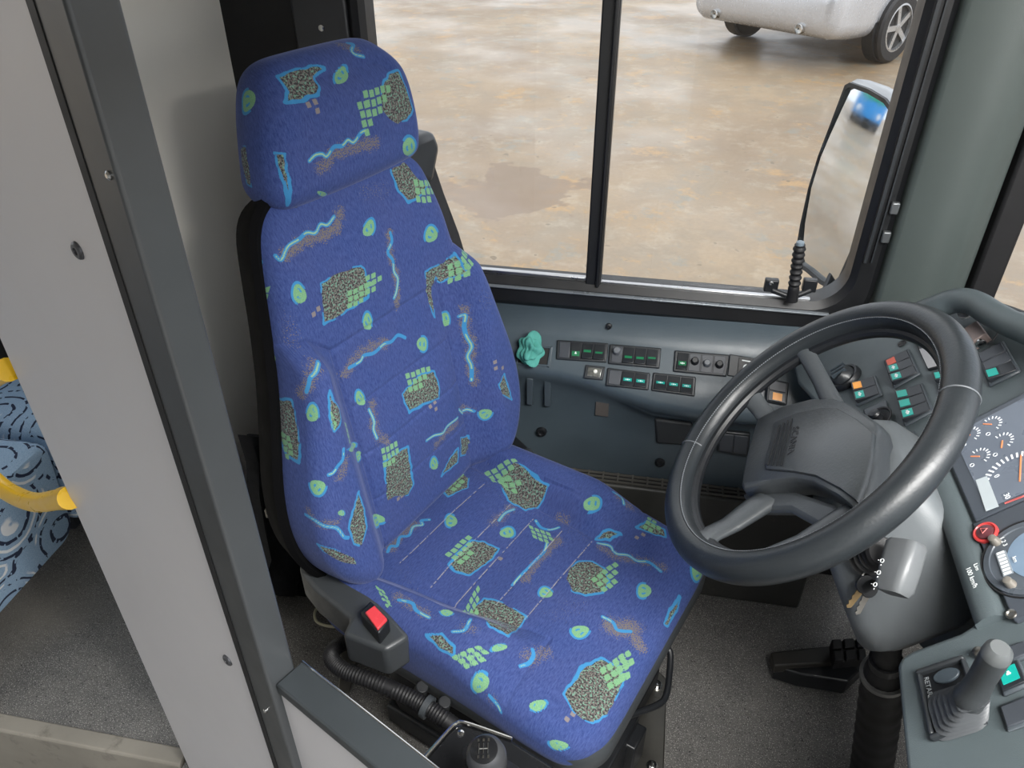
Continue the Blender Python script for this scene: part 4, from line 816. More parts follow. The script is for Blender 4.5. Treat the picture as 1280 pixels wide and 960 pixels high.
mb = MB(); slab(mb, Q, .14, .16, .86, .84, .004, .0075); build('reflector', mb, mat('lamp silver', '9a9c98', .2, .8, var=.5, vscale=90), lp, .001)
mb = MB(); mb.lathe(Q(.55, .42, .0075), n, [(0, .005), (.003, .004), (.005, 0)], 12); build('bulb', mb, mat('bulb', 'd9d9cf', .2), lp)
ty_ = thing('console_tray', 'open black tray recessed at the rear end of the console', 'tray', tuple(onS(672, 445)))
Q, n = quad_map([(648, 430), (691, 434), (687, 459), (645, 456)], onS); mb = MB()
for s0, t0, s1, t1 in ((0, 0, 1, .1), (0, .9, 1, 1), (0, 0, .06, 1), (.92, 0, 1, 1)): slab(mb, Q, s0, t0, s1, t1, -.003, .006)
build('rim', mb, PLC(), ty_, .002); mb = MB(); slab(mb, Q, .05, .08, .94, .92, -.002, .002); build('bottom', mb, RUB(), ty_)
mb = MB(); cs = []; rr = np.random.RandomState(3)
cen = onS(666, 440, .028); ux = nrm(onS(676, 441)-onS(660, 440)); uy = np.cross(SN, ux)
fold = lambda x, y, z: .22*math.sin(190*x+3*math.sin(120*z))+.16*math.sin(260*y+90*x)+.10*math.sin(420*z+200*x)
for i in range(41):
    th = math.pi*i/40; ring_ = []
    for j in range(64):
        ph = 2*math.pi*j/64; v3 = A([math.sin(th)*math.cos(ph), math.sin(th)*math.sin(ph), math.cos(th)]); b_ = .026*v3
        k_ = 1+fold(b_[0], b_[1], b_[2])+.10*abs(math.sin(2.0*ph+3*th))*math.sin(th); ring_.append(cen+(ux*v3[0]*.86+uy*v3[1]*1.15+SN*v3[2]*.9)*.026*max(k_, .6))
    cs.append(ring_)
mb.loft(cs); tag(build('cloth', mb, mat('turquoise cloth', '4a948a', .85, grain=.5, gscale=300, var=.12, vscale=40), sharp=50), 'crumpled turquoise cloth stuffed in the console tray', 'cloth')
# ------------------------------------------------------------------ steering wheel
TIL = math.radians(47.0); WC = A([.26, .97, .936]); NN = A([-math.sin(TIL), 0, math.cos(TIL)]); UU = A([math.cos(TIL), 0, math.sin(TIL)]); YY = A([0, 1.0, 0])
def onD(x, y, off): return at_p(x, y, WC-NN*off, NN)
def D(u, y, off): return WC+UU*u+YY*y-NN*off
def uy_(p): return (p-WC)@UU, (p-WC)@YY
sw_ = thing('steering_wheel', 'large black leather-wrapped steering wheel with four spokes', 'steering wheel', tuple(WC-NN*.1))
an = np.linspace(0, 2*math.pi, 144, endpoint=False); RR = .235
mb = MB(); mb.tube([D(RR*math.cos(a), RR*math.sin(a), 0) for a in an], .0232, 20, closed=True); rim = build('rim', mb, LEATH(), sw_)
mb = MB(); mb.tube([D(.2135*math.cos(a), .2135*math.sin(a), .012) for a in an], .0095, 10, closed=True); build('inner_rim', mb, BLK(), sw_)
mb = MB()
for k in range(330):
    a = 2*math.pi*k/330; c_, s_ = math.cos(a), math.sin(a); p = D((RR-.0168)*c_, (RR-.0168)*s_, -.0166); t = -UU*s_+YY*c_; r_ = UU*c_+YY*s_
    mb.obox(p, t*.0013, r_*.0007, NN*.0007)
build('stitching', mb, mat('stitch grey', '70757a', .6), rim)
mb = MB(); mb.tube([D((RR-.0155)*math.cos(a), (RR-.0155)*math.sin(a), -.0168) for a in an], .0011, 6, closed=True); build('cover_seam', mb, RUB(), rim)
for x, y in ((862, 562), (1206, 496)):
    u, v = uy_(onD(x, y, 0)); a = math.atan2(v, u); c_ = A(D(RR*math.cos(a), RR*math.sin(a), 0)); r_ = UU*math.cos(a)+YY*math.sin(a)
    mb = MB(); mb.tube([c_+(r_*math.cos(b)+NN*math.sin(b))*.0233 for b in np.linspace(-1.2, 2.9, 26)], .0012, 6); build('wrap_joint', mb, mat('joint grey', '5c6064', .5), rim)
OH = .035; kz = scale_crop(820, 360, 2.526)
def hub(pts, off): return [onD(x, y, off) for x, y in kz(pts)]
outl = hub([(318, 412), (395, 372), (490, 348), (560, 346), (610, 362), (660, 395), (702, 425), (706, 445), (695, 470), (694, 560), (670, 640), (648, 690), (630, 700), (590, 668), (500, 618), (440, 606), (350, 618), (275, 640), (266, 625), (272, 580), (290, 500)], OH)
hc = sum(outl)/len(outl)
def hring(k, off): return [hc+(p-hc)*k-NN*off for p in outl]
mb = MB(); mb.loft([hring(.55, .045), hring(.96, .040), hring(1.0, .028), hring(1.0, .008), hring(.975, .0), hring(.93, -.004)]); HUBM = mat('hub vinyl', '44484b', .36, grain=.5, gscale=230, var=.12); hubo = build('hub', mb, HUBM, sw_, sharp=60)
pl_ = hub([(378, 428), (450, 398), (520, 384), (575, 384), (640, 420), (690, 462), (684, 540), (664, 615), (640, 678), (590, 640), (510, 598), (440, 584), (352, 576), (348, 560)], OH-.004)
pc = sum(pl_)/len(pl_); mb = MB(); mb.loft([[p-NN*.004 for p in pl_], [p+NN*.003 for p in pl_], [pc+(p-pc)*.975+NN*.005 for p in pl_]]); pad = build('horn_pad', mb, HUBM, hubo, sharp=60)
mb = MB()
for i in range(4):
    a = hub([(392+i*13, 428-i*7), (350+i*14, 568+i*1)], OH-.0102); mb.tube([a[0]*.97+a[1]*.03, a[0]*.5+a[1]*.5+NN*.0006, a[1]*.94+a[0]*.06], .0010, 6)
build('groove_line', mb, BLK(), pad)
tS, tE = hub([(440, 440), (424, 520)], OH-.0097); tx = tE-tS
text('lettering', 'SCANIA', .0165, (tS+tE)/2, tx, np.cross(NN, tx), mat('embossed letters', '17181a', .3), sw_, .0005, spacing=1.0)
def spoke(inn, out, wi, wo, oi=.055, oo=.008):
    a = onD(*kz([inn])[0], OH); a = a-NN*(oi-OH); u, v = uy_(onD(*kz([out])[0], .005)); r = math.hypot(u, v); b = D(u/r*.222, v/r*.222, oo); m_ = a*.5+b*.5-NN*.004
    d = nrm(b-a); e = np.cross(NN, d); rings_ = []
    for q, wd, th in ((a-d*.02, wi, .015), (a, wi, .015), (m_, (wi+wo)/2*.9, .012), (b-d*.02, wo, .011), (b, wo*1.35, .013)):
        rings_.append([q+e*wd*math.cos(t)+NN*th*math.sin(t) for t in np.linspace(0, 2*math.pi, 16, endpoint=False)])
    build('spoke', MB().loft(rings_), HUBM, sw_, sharp=60)
spoke((345, 410), (275, 318), .024, .022); spoke((545, 362), (465, 185), .018, .016); spoke((300, 662), (150, 780), .030, .026); spoke((570, 700), (345, 835), .022, .026)
mb = MB(); q = hub([(265, 645), (440, 640), (560, 680), (650, 720), (600, 770), (500, 745), (420, 700), (300, 700)], .055); mb.prism(q, tuple(-NN*.02)); build('spoke_bridge', mb, HUBM, sw_, .008, 3)
# ------------------------------------------------------------------ steering column
col = thing('steering_shaft_cover', 'grey steering column shroud with black boot reaching the floor', 'steering column', tuple(WC-NN*.3))
def csec(u0, u1, y0, y1, off, r): return [D(q[0], q[1], off) for q in rrect(u0, u1, y0, y1, r, 6)]
mb = MB(); mb.loft([csec(-.045, .085, -.07, .07, .084, .03), csec(-.055, .10, -.085, .085, .11, .035), csec(-.085, .105, -.13, .11, .17, .04), csec(-.11, .09, -.155, .12, .24, .045), csec(-.125, .075, -.168, .12, .285, .05), csec(-.115, .06, -.155, .11, .31, .05), csec(-.08, .03, -.11, .08, .34, .04)])
sh = build('shroud', mb, mat('shroud grey', '63686b', .45, grain=.3, gscale=700, var=.06), col, sharp=60)
mb = MB(); mb.tube([D(-.03, 0, .085), D(-.03, 0, .12)], .05, 20); build('column_tube', mb, BLK(), col)
b0 = at_d(1108, 822, 1.30); b1 = at_z(1086, 985, .004)
mb = MB(); ax = b1-b0; Lb = np.linalg.norm(ax); pr = [(-.12, .022), (0, .022)]+[(Lb*(.12+.88*i/30), .036+.002*math.sin(i*2.1)+.004*i/30) for i in range(31)]
mb.lathe(b0, ax, pr, 24); bt = build('rubber_boot', mb, RUB(), col)
mb = MB(); mb.lathe(b0+ax*.11, ax, [(-.006, .030), (-.006, .0395), (.004, .0395), (.004, .03)], 28); tag(build('clamp_ring', mb, mat('ring grey', '8b8b88', .35, .7), bt), 'pale metal clamp ring')
mb = MB(); mb.lathe(b0+ax*.03, ax, [(-.012, .027), (.012, .027)], 28); build('knurled_collar', mb, BLK(), col)
# control stalk with printed symbols, to the driver's right of the column
s0, s1 = onD(1133, 682, .10), onD(1116, 742, .115); d = nrm(s1-s0); e = nrm(onD(1150, 690, .10)-onD(1118, 678, .10)); e = nrm(e-d*(e@d)); f_ = np.cross(e, d); f_ = f_ if f_@(CAM-s0) > 0 else -f_
mb = MB(); mb.loft([[q+e*wd*cx+f_*th*cy for cx, cy in rrect(-1, 1, -1, 1, .5, 5)] for q, wd, th in ((s0-d*.005, .021, .013), (s0, .024, .016), (s0*.5+s1*.5, .023, .017), (s1-d*.008, .021, .017), (s1, .017, .013))])
st_ = build('control_stalk', mb, mat('stalk grey', '5d6062', .4), col, sharp=50)
for i, ch in enumerate('OOO'):
    p = s0*(.55-.25*i)+s1*(.45+.25*i)-e*.014+f_*.0172; mb = MB(); mb.tube([p+(d*math.cos(t)+e*math.sin(t))*.0026 for t in np.linspace(0, 2*math.pi, 12, endpoint=False)], .0006, 5, closed=True); mb.tube([p+d*.005, p+d*.0068], .0006, 5); mb.tube([p-e*.005, p-e*.0065], .0006, 5); build('symbol', mb, WHT(), st_)
mb = MB(); g0 = onD(1105, 690, .12); g1 = onD(1082, 700, .15); gx = g1-g0; mb.lathe(g0, gx, [(np.linalg.norm(gx)*i/12, .020+.004*math.sin(i*2.2)) for i in range(13)], 18); build('stalk_gaiter', mb, RUB(), col)
# keys hanging from the lock
ki = onD(1092, 722, .165); keys = thing('key_bunch', 'bunch of two keys hanging from the ignition below the wheel', 'keys', tuple(ki))
mb = MB(); rg_ = [ki+(RT*math.cos(t)*.016+UP*math.sin(t)*.012) for t in np.linspace(0, 2*math.pi, 24, endpoint=False)]; mb.tube(rg_, .0012, 6, closed=True); build('key_ring', mb, CHR(), keys)
for (hx_, hy_), (tx_, ty2), m_ in (((1083, 742), (1067, 774), STL()), ((1076, 736), (1051, 769), mat('brass key', '7d6a4c', .4, .8))):
    h0 = ki+RT*(hx_-1092)*.0011-UP*(hy_-722)*.0011; h1 = ki+RT*(tx_-1092)*.0011-UP*(ty2-722)*.0011; d_ = nrm(h1-h0); e_ = nrm(np.cross(FW, d_)); n2 = np.cross(d_, e_)
    mb = MB(); mb.prism([h0+d_*a+e_*b-n2*.0012 for a, b in ((0, -.0055), (.030, -.0045), (.034, 0), (.031, .003), (.028, .0015), (.024, .004), (.020, .002), (.016, .0042), (.012, .003), (0, .005))], tuple(n2*.0024)); ky = build('key', mb, m_, keys)
    mb = MB(); mb.prism([h0-d_*.008+(d_*math.cos(t)*.014+e_*math.sin(t)*.012)-n2*.003 for t in np.linspace(0, 2*math.pi, 16, endpoint=False)], tuple(n2*.006)); build('key_head', mb, BLK(), ky, .001)
mb = MB(); mb.tube([ki+RT*.01, onD(1112, 735, .14)], .006, 10); build('lock_barrel', mb, CHR(), col)
# ------------------------------------------------------------------ dashboard
OD = .17
def dd(x, y, h=0): return onD(x, y, OD)+NN*h
dl = lambda x, y: uy_(dd(x, y))
bound = [(1120, 832), (1126, 820), (1140, 812), (1170, 801), (1200, 790), (1217, 779), (1222, 762), (1214, 722), (1196, 670), (1180, 627), (1168, 598), (1150, 575), (1110, 545), (1060, 530), (1020, 505), (996, 478), (990, 452), (1004, 434), (1040, 420), (1090, 404), (1165, 382), (1195, 373)]
P = [dd(*q) for q in bound]
uc, yc = dl(1235, 385); P += [D(uc, yc, OD), D(uc+.07, yc-.10, OD), D(.345, .10, OD), D(.345, -.62, OD), D(.02, -.62, OD)]
u_, y_ = dl(1130, 960); P += [D(u_-.004, -.62, OD), dd(1132, 965), dd(1126, 900)]
dash = thing('dashboard', 'grey-green moulded dashboard wrapping around the steering column', 'dashboard', tuple(WC-NN*.4+A([.1, -.3, 0])))
mb = MB(); mb.prism(P, tuple(-NN*.05)); build('fascia', mb, PL(), dash, .014, 4)
cP = sum(P)/len(P); mb = MB(); mb.loft([[cP+(p-cP)*k-NN*o_+A([dx, 0, dz]) for p in P] for k, o_, dx, dz in ((.97, .045, 0, 0), (.94, .06, .02, -.06), (.9, .06, .10, -.40))]); build('under_panel', mb, PLD(), dash, sharp=60)
rail = spline([onD(x, y, o_) for x, y, o_ in ((1120, 404, .15), (1165, 386, .13), (1195, 376, .125), (1218, 379, .125), (1240, 392, .125), (1262, 404, .125), (1300, 420, .125), (1400, 470, .125))], 6)
mb = MB(); mb.tube(rail, [.012]*4+[.021]*(len(rail)-4), 14); build('hood_rail', mb, PL(), dash)
bz = spline([dd(x, y, .004) for x, y in ((1160, 566), (1178, 610), (1198, 660), (1216, 712), (1229, 750), (1240, 780))], 6)
mb = MB(); mb.loft([[p-UU*.020-NN*.012, p-UU*.016+NN*.004, p-UU*.004+NN*.009, p+UU*.010+NN*.008, p+UU*.019+NN*.002, p+UU*.02-NN*.012] for p in bz]); build('bezel_strip', mb, PL(), dash, sharp=70)
# print on the bezel strip
p_ = dd(1226, 728, .014); text('lettering', '100 km/h', .0088, p_-UU*.004, -YY, UU, WHT(), dash, .0002)
text('lettering', 'Lim', .0075, dd(1226, 728, .014)+UU*.006+YY*.012, -YY, UU, WHT(), dash, .0002)
mb = MB(); mb.lathe(dd(1128, 430, .001), NN, [(0, .008), (.0012, .008), (.0012, .006), (.0004, .0055), (.0004, 0)], 16); build('plug_hole', mb, RUB(), dash)
# instrument cluster
uL, yB = dl(1199, 652); _, yT = dl(1224, 526); u0c, _ = dl(1196, 595); yB = dl(1215, 660)[1]
cl = thing('instrument_cluster', 'instrument cluster with pale gauges under a clear cover', 'instrument cluster', tuple(D(u0c, yB, OD)))
def lq(u0, y0, u1, y1, h0, h1, mb): return mb.hexa([D(u, y, OD-h0) for u, y in ((u0, y0), (u1, y0), (u1, y1), (u0, y1))]+[D(u, y, OD-h1) for u, y in ((u0, y0), (u1, y0), (u1, y1), (u0, y1))])
mb = MB(); lq(u0c, yB, .335, yT, -.0+.0003, .009, mb); build('surround', mb, mat('cluster frame', '444a52', .35, var=.04), cl, .003)
gx0, gy1 = dl(1196, 551); gu0, gy0 = dl(1234, 648)
mb = MB(); lq(u0c+.020, yB+.010, .325, yT-.012, .004, .0098, mb); build('face', mb, mat('gauge face', '656d79', .3, var=.05), cl)
def gauge(px, py, r, a0, a1, nt_, needle, big=False, label_=''):
    c_ = dd(px, py, .0103); mb = MB()
    for a in np.linspace(a0, a1, nt_):
        d_ = UU*math.cos(a)+YY*math.sin(a); e_ = np.cross(NN, d_); mb.obox(c_+d_*r, d_*(.0022 if not big else .004), e_*(.0007 if not big else .0012), NN*.0003)
    g_ = build('gauge', mb, mat('gauge print', 'e6eaee', .4), cl)
    d_ = UU*math.cos(needle)+YY*math.sin(needle); e_ = np.cross(NN, d_); mb = MB(); mb.obox(c_+d_*r*.45, d_*r*.5, e_*.0008, NN*.0006); build('needle', mb, mat('needle orange', 'e08a5a', .4), g_)
    return c_
for px, py, nd in ((1244, 536, 2.4), (1217, 549, 2.6), (1258, 557, -2.0), (1229, 576, 2.5)): gauge(px, py, .013, -1.2, 1.9, 9, nd)
gauge(1280, 606, .045, .3, 3.2, 21, 1.2, True)
for px, py in ((1240, 548), (1210, 561), (1249, 574), (1220, 587)):
    c_ = dd(px, py, .0103); mb = MB(); mb.tube([c_+(UU*math.cos(t)+YY*math.sin(t))*.0028 for t in np.linspace(0, 2*math.pi, 10, endpoint=False)], .0005, 5, closed=True); build('symbol', mb, mat('gauge print', 'e6eaee', .4), cl)
mb = MB(); mb.prism([dd(x, y, .0104) for x, y in ((1225, 606), (1239, 601), (1254, 639), (1238, 645))], tuple(NN*.0006)); tag(build('trip_display', mb, mat('display grey', 'b3bcc0', .3), cl), 'pale grey trip display')
text('lettering', '30', .010, dd(1264, 626, .0106), -YY, UU, mat('gauge print', 'e6eaee', .4), cl, .0002); text('lettering', '0', .010, dd(1251, 601, .0106), -YY, UU, mat('gauge print', 'e6eaee', .4), cl, .0002)
mb = MB()
for i in range(7): q = dd(1264+i*3.2, 634-i*1.2, .0104); mb.obox(q, UU*.0028, YY*.0012, NN*.0003)
build('warning_print', mb, mat('red print', 'd06a66', .4), cl)
# tachograph
tc_ = thing('tachograph', 'black tachograph panel with round dial below the cluster', 'tachograph', tuple(dd(1262, 720)))
tu0 = dl(1221, 668)[0]; ty0 = dl(1262, 785)[1]; mb = MB(); lq(tu0+.002, ty0, .335, yB-.002, -.0+.0003, .009, mb); build('panel', mb, mat('tacho black', '3f444b', .35, var=.04), tc_, .002)
tcn = dd(1292, 702, .009)
mb = MB(); mb.tube([tcn+(UU*math.cos(t)+YY*math.sin(t))*.056 for t in np.linspace(0, 2*math.pi, 60, endpoint=False)], .0014, 6, closed=True); build('dial_ring', mb, RUB(), tc_)
mb = MB(); mb.lathe(tcn, NN, [(-.002, .054), (.002, .053), (.003, .046), (.0015, .045), (.0015, 0)], 60); build('dial', mb, mat('dial face', '4b5158', .3), tc_)
mb = MB(); mb.lathe(tcn+UU*.012, NN, [(.001, .036), (.0022, .036), (.003, .03), (.003, 0)], 50); tag(build('dial_window', mb, mat('dial glass', '72869a', .1), tc_), 'pale blue glass dial window')
mb = MB(); q0, q1 = dd(1258, 699, .0125), dd(1267, 724, .0125); d_ = nrm(q1-q0); e_ = np.cross(NN, d_)
mb.obox((q0+q1)/2, (q1-q0)*.55, e_*.006, NN*.001); ct = build('odometer', mb, mat('odometer grey', '7d858c', .4), tc_)
mb = MB()
for i in range(7): q = q0+(q1-q0)*(i/6); mb.obox(q+NN*.0012, d_*.0016, e_*.0045, NN*.0004)
build('digit_drum', mb, WHT(), ct)
text('lettering', '1 2 3', .0075, dd(1261, 684, .0125), -YY, UU, WHT(), tc_, .0002); text('lettering', 'km', .007, dd(1276, 707, .0135), -YY, UU, WHT(), tc_, .0002)
for x, y in ((1251, 684), (1270, 737)):
    mb = MB(); mb.lathe(dd(x, y, .009), NN, [(0, .0065), (.004, .0065), (.008, .0055), (.012, .005), (.013, .003)], 16); build('selector_knob', mb, mat('knob beige', '8d8880', .35, .5), tc_)
mb = MB(); mb.lathe(dd(1269, 773, .009), NN, [(0, .0065), (.0015, .006), (.002, .004), (.0005, .003), (.0005, 0)], 16); build('screw', mb, STL(), tc_)
hz_ = thing('hazard_button', 'round hazard button with bright red rim', 'button', tuple(dd(1238, 672, .009)))
mb = MB(); mb.lathe(dd(1238, 672, .009), NN, [(0, .0155), (.004, .0155), (.005, .0135), (.003, .012), (.002, .0)], 28); tag(build('bezel', mb, mat('red ring', 'c9403f', .35), hz_), 'bright red rim')
mb = MB(); mb.lathe(dd(1238, 672, .011), NN, [(0, .0118), (.003, .0105), (.0045, .006), (.005, 0)], 24); bc = build('cap', mb, mat('dark red cap', '5a3338', .2), hz_)
mb = MB(); c_ = dd(1238, 672, .0168); tri = [c_+(UU*math.cos(a)+YY*math.sin(a))*.005 for a in (0, 2.094, 4.189)]; mb.tube(tri, .0006, 5, closed=True); build('symbol', mb, mat('red print', 'd06a66', .4), bc)
# switch modules on the dashboard
GD = 'switch panels on the dashboard'; DG = mat('dash switch frame', '3b4146', .4)
def dm(label, pts, cells, kf=k5, axis='t', **kw): return module(label, kf(pts), dd, cells, GD, DG, axis, emb=.0003, **kw)
dm('dashboard switch panel with a red lens farthest forward', [(413, 255), (567, 180), (637, 332), (473, 422)], [('L', 'r', .05, .42), ('U', 't', .1, .42, 1), ('U', 't', .08, .42, 1)], pad=.08)
dm('two-switch panel with orange and teal lenses beside air vent', [(222, 400), (366, 338), (408, 456), (252, 528)], [('U', 'o', .08, .42), ('U', 't', .08, .42, 1)], pad=.08)
dm('dashboard panel of three teal rockers in one row', [(485, 450), (650, 385), (718, 556), (538, 650)], [('U', 't', .06, .42), ('U', 't', .06, .42), ('U', 't', .06, .42, 1)], pad=.08)
dm('lowest two-switch dashboard panel with orange lens by wheel rim', [(445, 738), (600, 672), (660, 790), (500, 866)], [('U', 'o', .08, .42), ('U', 't', .08, .42, 1)], pad=.08)
dm('switch panel with two oval blanks and one teal rocker near windscreen', [(968, 215), (1132, 132), (1240, 318), (1048, 412)], [('B',), ('B',), ('U', 't', .08, .42)], pad=.08)
dm('small switch panel almost hidden behind the wheel rim', [(712, 345), (860, 285), (900, 395), (748, 460)], [('U', 't', .08, .42), ('B',)], pad=.08)
dm('single teal lens switch just right of the grey hand lever', [(565, 616), (945-0, 560), (985, 660), (600, 702)][:0] or [(855, 592), (948, 556), (990, 656), (890, 700)], [('L', 't', .15, .8, 1)], kf=k7, axis='s')
dm('plain blank cover at the lower right of the console', [(872, 735), (990, 690), (1030, 790), (905, 832)], [('B',)], kf=k7, axis='s')
dm('blank socket cover above the teal lens switch', [(893, 515), (975, 488), (1000, 545), (915, 580)], [('B',)], kf=k7, axis='s')
# mirror control, vent, display, lock
mc = thing('mirror_control', 'round mirror adjuster recessed in a square black plate', 'control', tuple(dd(1100, 528)))
Q, n = quad_map(k5([(290, 548), (432, 488), (478, 690), (345, 745)]), dd); mb = MB(); slab(mb, Q, 0, 0, 1, 1, .0003, .006); build('plate', mb, DG, mc, .006)
mb = MB(); cc_ = Q(.55, .45, .006); mb.lathe(cc_, n, [(0, .024), (.002, .024), (.002, .021), (-.001, .018), (-.001, 0)], 30); build('recess', mb, RUB(), mc)
mb = MB(); mb.lathe(cc_, n, [(0, .009), (.008, .008), (.012, .010), (.016, .008), (.017, 0)], 20); build('knob', mb, BLK(), mc)
vt = thing('air_vent', 'round black ball air vent on the dashboard near the window', 'air vent', tuple(dd(1057, 470)))
v0 = dd(1058, 474, 0); mb = MB(); mb.lathe(v0, NN, [(.0003, .031), (.006, .031), (.012, .028), (.012, .024), (.004, .022)], 30); build('housing', mb, BLK(), vt)
mb = MB(); mb.lathe(v0+NN*.004, nrm(NN-UU*.3), [(0, .023), (.012, .022), (.02, .017), (.023, 0)], 24); bl = build('ball', mb, BLKS(), vt)
mb = MB()
for i in (-1, 0, 1): mb.obox(v0+NN*.026+YY*i*.010, UU*.014, YY*.001, NN*.004)
build('vane', mb, PLD(), bl)
ds_ = thing('dash_display', 'small tilted grey display plate behind the wheel rim', 'display', tuple(dd(1160, 445)))
Q, n = quad_map(k5([(605, 145), (690, 110), (790, 285), (682, 312)]), dd); mb = MB(); slab(mb, Q, 0, 0, 1, 1, .0003, .006); build('frame', mb, BLK(), ds_, .002); mb = MB(); slab(mb, Q, .06, .3, .94, .97, .005, .007); build('screen', mb, mat('display plate', '8d8a88', .2, .5), ds_)
lk = thing('key_switch_box', 'brown-grey box with key switch and silver tag by windscreen', 'key switch', tuple(dd(1222, 430)))
mb = MB(); Q, n = quad_map([(1208, 423), (1229, 410), (1241, 426), (1219, 440)], dd); slab(mb, Q, 0, 0, 1, 1, .0003, .020); build('box', mb, mat('lock box', '7a6c68', .4), lk, .002)
mb = MB(); mb.lathe(Q(.5, 1.0, .010), -UU*.2+A([0, -1, .0]), [(0, .008), (.004, .008), (.005, .005), (.005, 0)], 18); build('barrel', mb, CHR(), lk)
mb = MB(); c_ = dd(1218, 404, .026); mb.prism([c_+(UU*math.cos(t)*.012-YY*math.sin(t)*.017) for t in np.linspace(0, 2*math.pi, 18, endpoint=False)], tuple(NN*.003)); mb.obox(c_+YY*.020-UU*.006, YY*.008, UU*.005, NN*.002); tag(build('tag', mb, mat('tag silver', 'c7c8c8', .3, .6), lk), 'silver key tag')
mb = MB(); mb.tube(spline([dd(x, y, .006) for x, y in ((1238, 432), (1244, 428), (1249, 420), (1249, 414))], 5), .0014, 6); build('cable', mb, RUB(), lk)
# lever on the console
lv = thing('brake_lever', 'grey hand lever rising from pleated gaiter in black recessed plate', 'lever', tuple(dd(1195, 885)))
Q, n = quad_map(k7([(566, 606), (745, 548), (832, 800), (622, 868)]), dd); mb = MB()
for s0_, t0_, s1_, t1_ in ((0, 0, 1, .07), (0, .93, 1, 1), (0, .06, .09, .94), (.91, .06, 1, .94)): slab(mb, Q, s0_, t0_, s1_, t1_, .0003, .010)
build('surround', mb, BLKS(), lv, .004, 3); mb = MB(); slab(mb, Q, .06, .04, .94, .96, .0003, .003); build('base_plate', mb, BLK(), lv)
mb = MB(); ov = [Q(.56+.26*math.cos(t), .2+.1*math.sin(t), .003) for t in np.linspace(0, 2*math.pi, 24, endpoint=False)]; mb.prism(ov, tuple(n*.004)); build('oval_button', mb, PLD(), lv, .001)
ra, rb_ = Q(.15, .16, .0036), Q(.15, .52, .0036); text('lettering', 'RETARDER', .0085, (ra+rb_)/2, rb_-ra, np.cross(n, rb_-ra), mat('faint print', '8a8f92', .5), lv, .0003)
bA = Q(.52, .70, .003); bT = onD(*k7([(762, 690)])[0], OD-.045); bH = onD(*k7([(865, 520)])[0], OD-.115)
rings = []; sx = nrm(Q(1, .7)-Q(0, .7)); sy = np.cross(n, sx)
for i in range(13):
    t = i/12; c_ = bA*(1-t)+bT*t; k = (.029*(1-t)+.0155*t)*(1.12 if i % 2 == 0 else .90); rings.append([c_+sx*cx*k*1.05+sy*cy*k*.95 for cx, cy in rrect(-1, 1, -1, 1, .55, 5)])
mb = MB(); mb.loft(rings); build('gaiter', mb, mat('gaiter grey', '45484b', .5), lv, sharp=30)
d_ = bH-bT; mb = MB(); mb.tube([bT-d_*.08, bT, bT+d_*.08, bT+d_*.4, bT+d_*.75, bT+d_*.92, bT+d_*1.0], [.0165, .0172, .0150, .0132, .0138, .0138, .0115], 18); hd = build('handle', mb, mat('lever grey', '383b3d', .4, grain=.2), lv)
mb = MB(); mb.tube([bT+d_*.9, bT+d_*1.0, bT+d_*1.06], [.0142, .0132, .009], 18); tag(build('handle_cap', mb, mat('lever cap', '525556', .35), hd), 'paler grey end cap')
mb = MB(); mb.lathe(Q(1.3, .05, 0), n, [(0, .007), (.012, .006), (.014, .003)], 14); build('release_pin', mb, STL(), lv)
# ------------------------------------------------------------------ pedal, gear lever
pd = thing('brake_pedal', 'black pedal on long arm over the floor below the wheel', 'pedal', tuple(at_z(1030, 815, 0)))
def pz_(x, y, z): return at_z(x, y, z)
mb = MB(); mb.prism([pz_(x, y, .075) for x, y in ((963, 815), (1042, 806), (1040, 828), (968, 832))], (0, 0, -.03)); build('arm', mb, mat('pedal brown', '35332f', .5), pd, .004)
mb = MB(); mb.prism([pz_(x, y, .06) for x, y in ((968, 832), (1085, 828), (1060, 852), (1000, 842))], (0, 0, -.05)); build('base', mb, BLK(), pd, .004)  # black slab put in for the shade under the pedal
Q, n = quad_map([(1038, 803), (1078, 800), (1082, 826), (1042, 830)], lambda x, y: at_z(x, y, .105)); mb = MB()
for s0_, s1_ in ((0, .3), (.36, .7), (.76, 1)):
    for t0_, t1_ in ((0, .45), (.55, 1)): slab(mb, Q, s0_, t0_, s1_, t1_, 0, .012)
slab(mb, Q, 0, 0, 1, 1, -.02, .004); build('rubber_pad', mb, RUB(), pd, .003)
gc_ = thing('gear_console', 'black boxed gear console between seat and low partition', 'console', tuple(at_z(600, 980, 0)))
gp = [at_z(x, y, .62) for x, y in ((527, 952), (560, 914), (570, 905), (582, 904), (640, 924), (690, 955), (720, 985), (700, 1090))]
for k_ in (.48, .30): gp.append(A([p0[0], p0[1], .62])+WE1*k_+WE2*.052)
mb = MB(); mb.prism(gp, (0, 0, -.35)); build('casing', mb, mat('console gloss black', '18191b', .25), gc_, .006)
mb = MB(); mb.tube(spline([gp[0]+A([0, 0, .001]), gp[1], gp[2], gp[3], gp[4]], 5), .003, 8); tag(build('edge_trim', mb, CHR(), gc_), 'bright metal edge trim')
mb = MB(); mb.lathe(at_z(576, 917, .62), (0, 0, 1), [(0, .006), (.002, .005), (.003, .002)], 12); build('screw', mb, CHR(), gc_)
gk = at_z(608, 946, .735); gl = thing('gear_lever', 'gear lever with dark round knob and silver shift pattern cap', 'gear lever', tuple(A([gk[0], gk[1], .62])))
up_ = nrm(A([-.1, -.15, 1])); mb = MB(); mb.lathe(gk, up_, [(-.040, .012), (-.031, .018), (-.018, .0235), (0, .0252), (.011, .0235), (.018, .0195), (.0215, .016)], 30); kn = build('knob', mb, mat('knob leather', '3a3b3d', .35), gl)
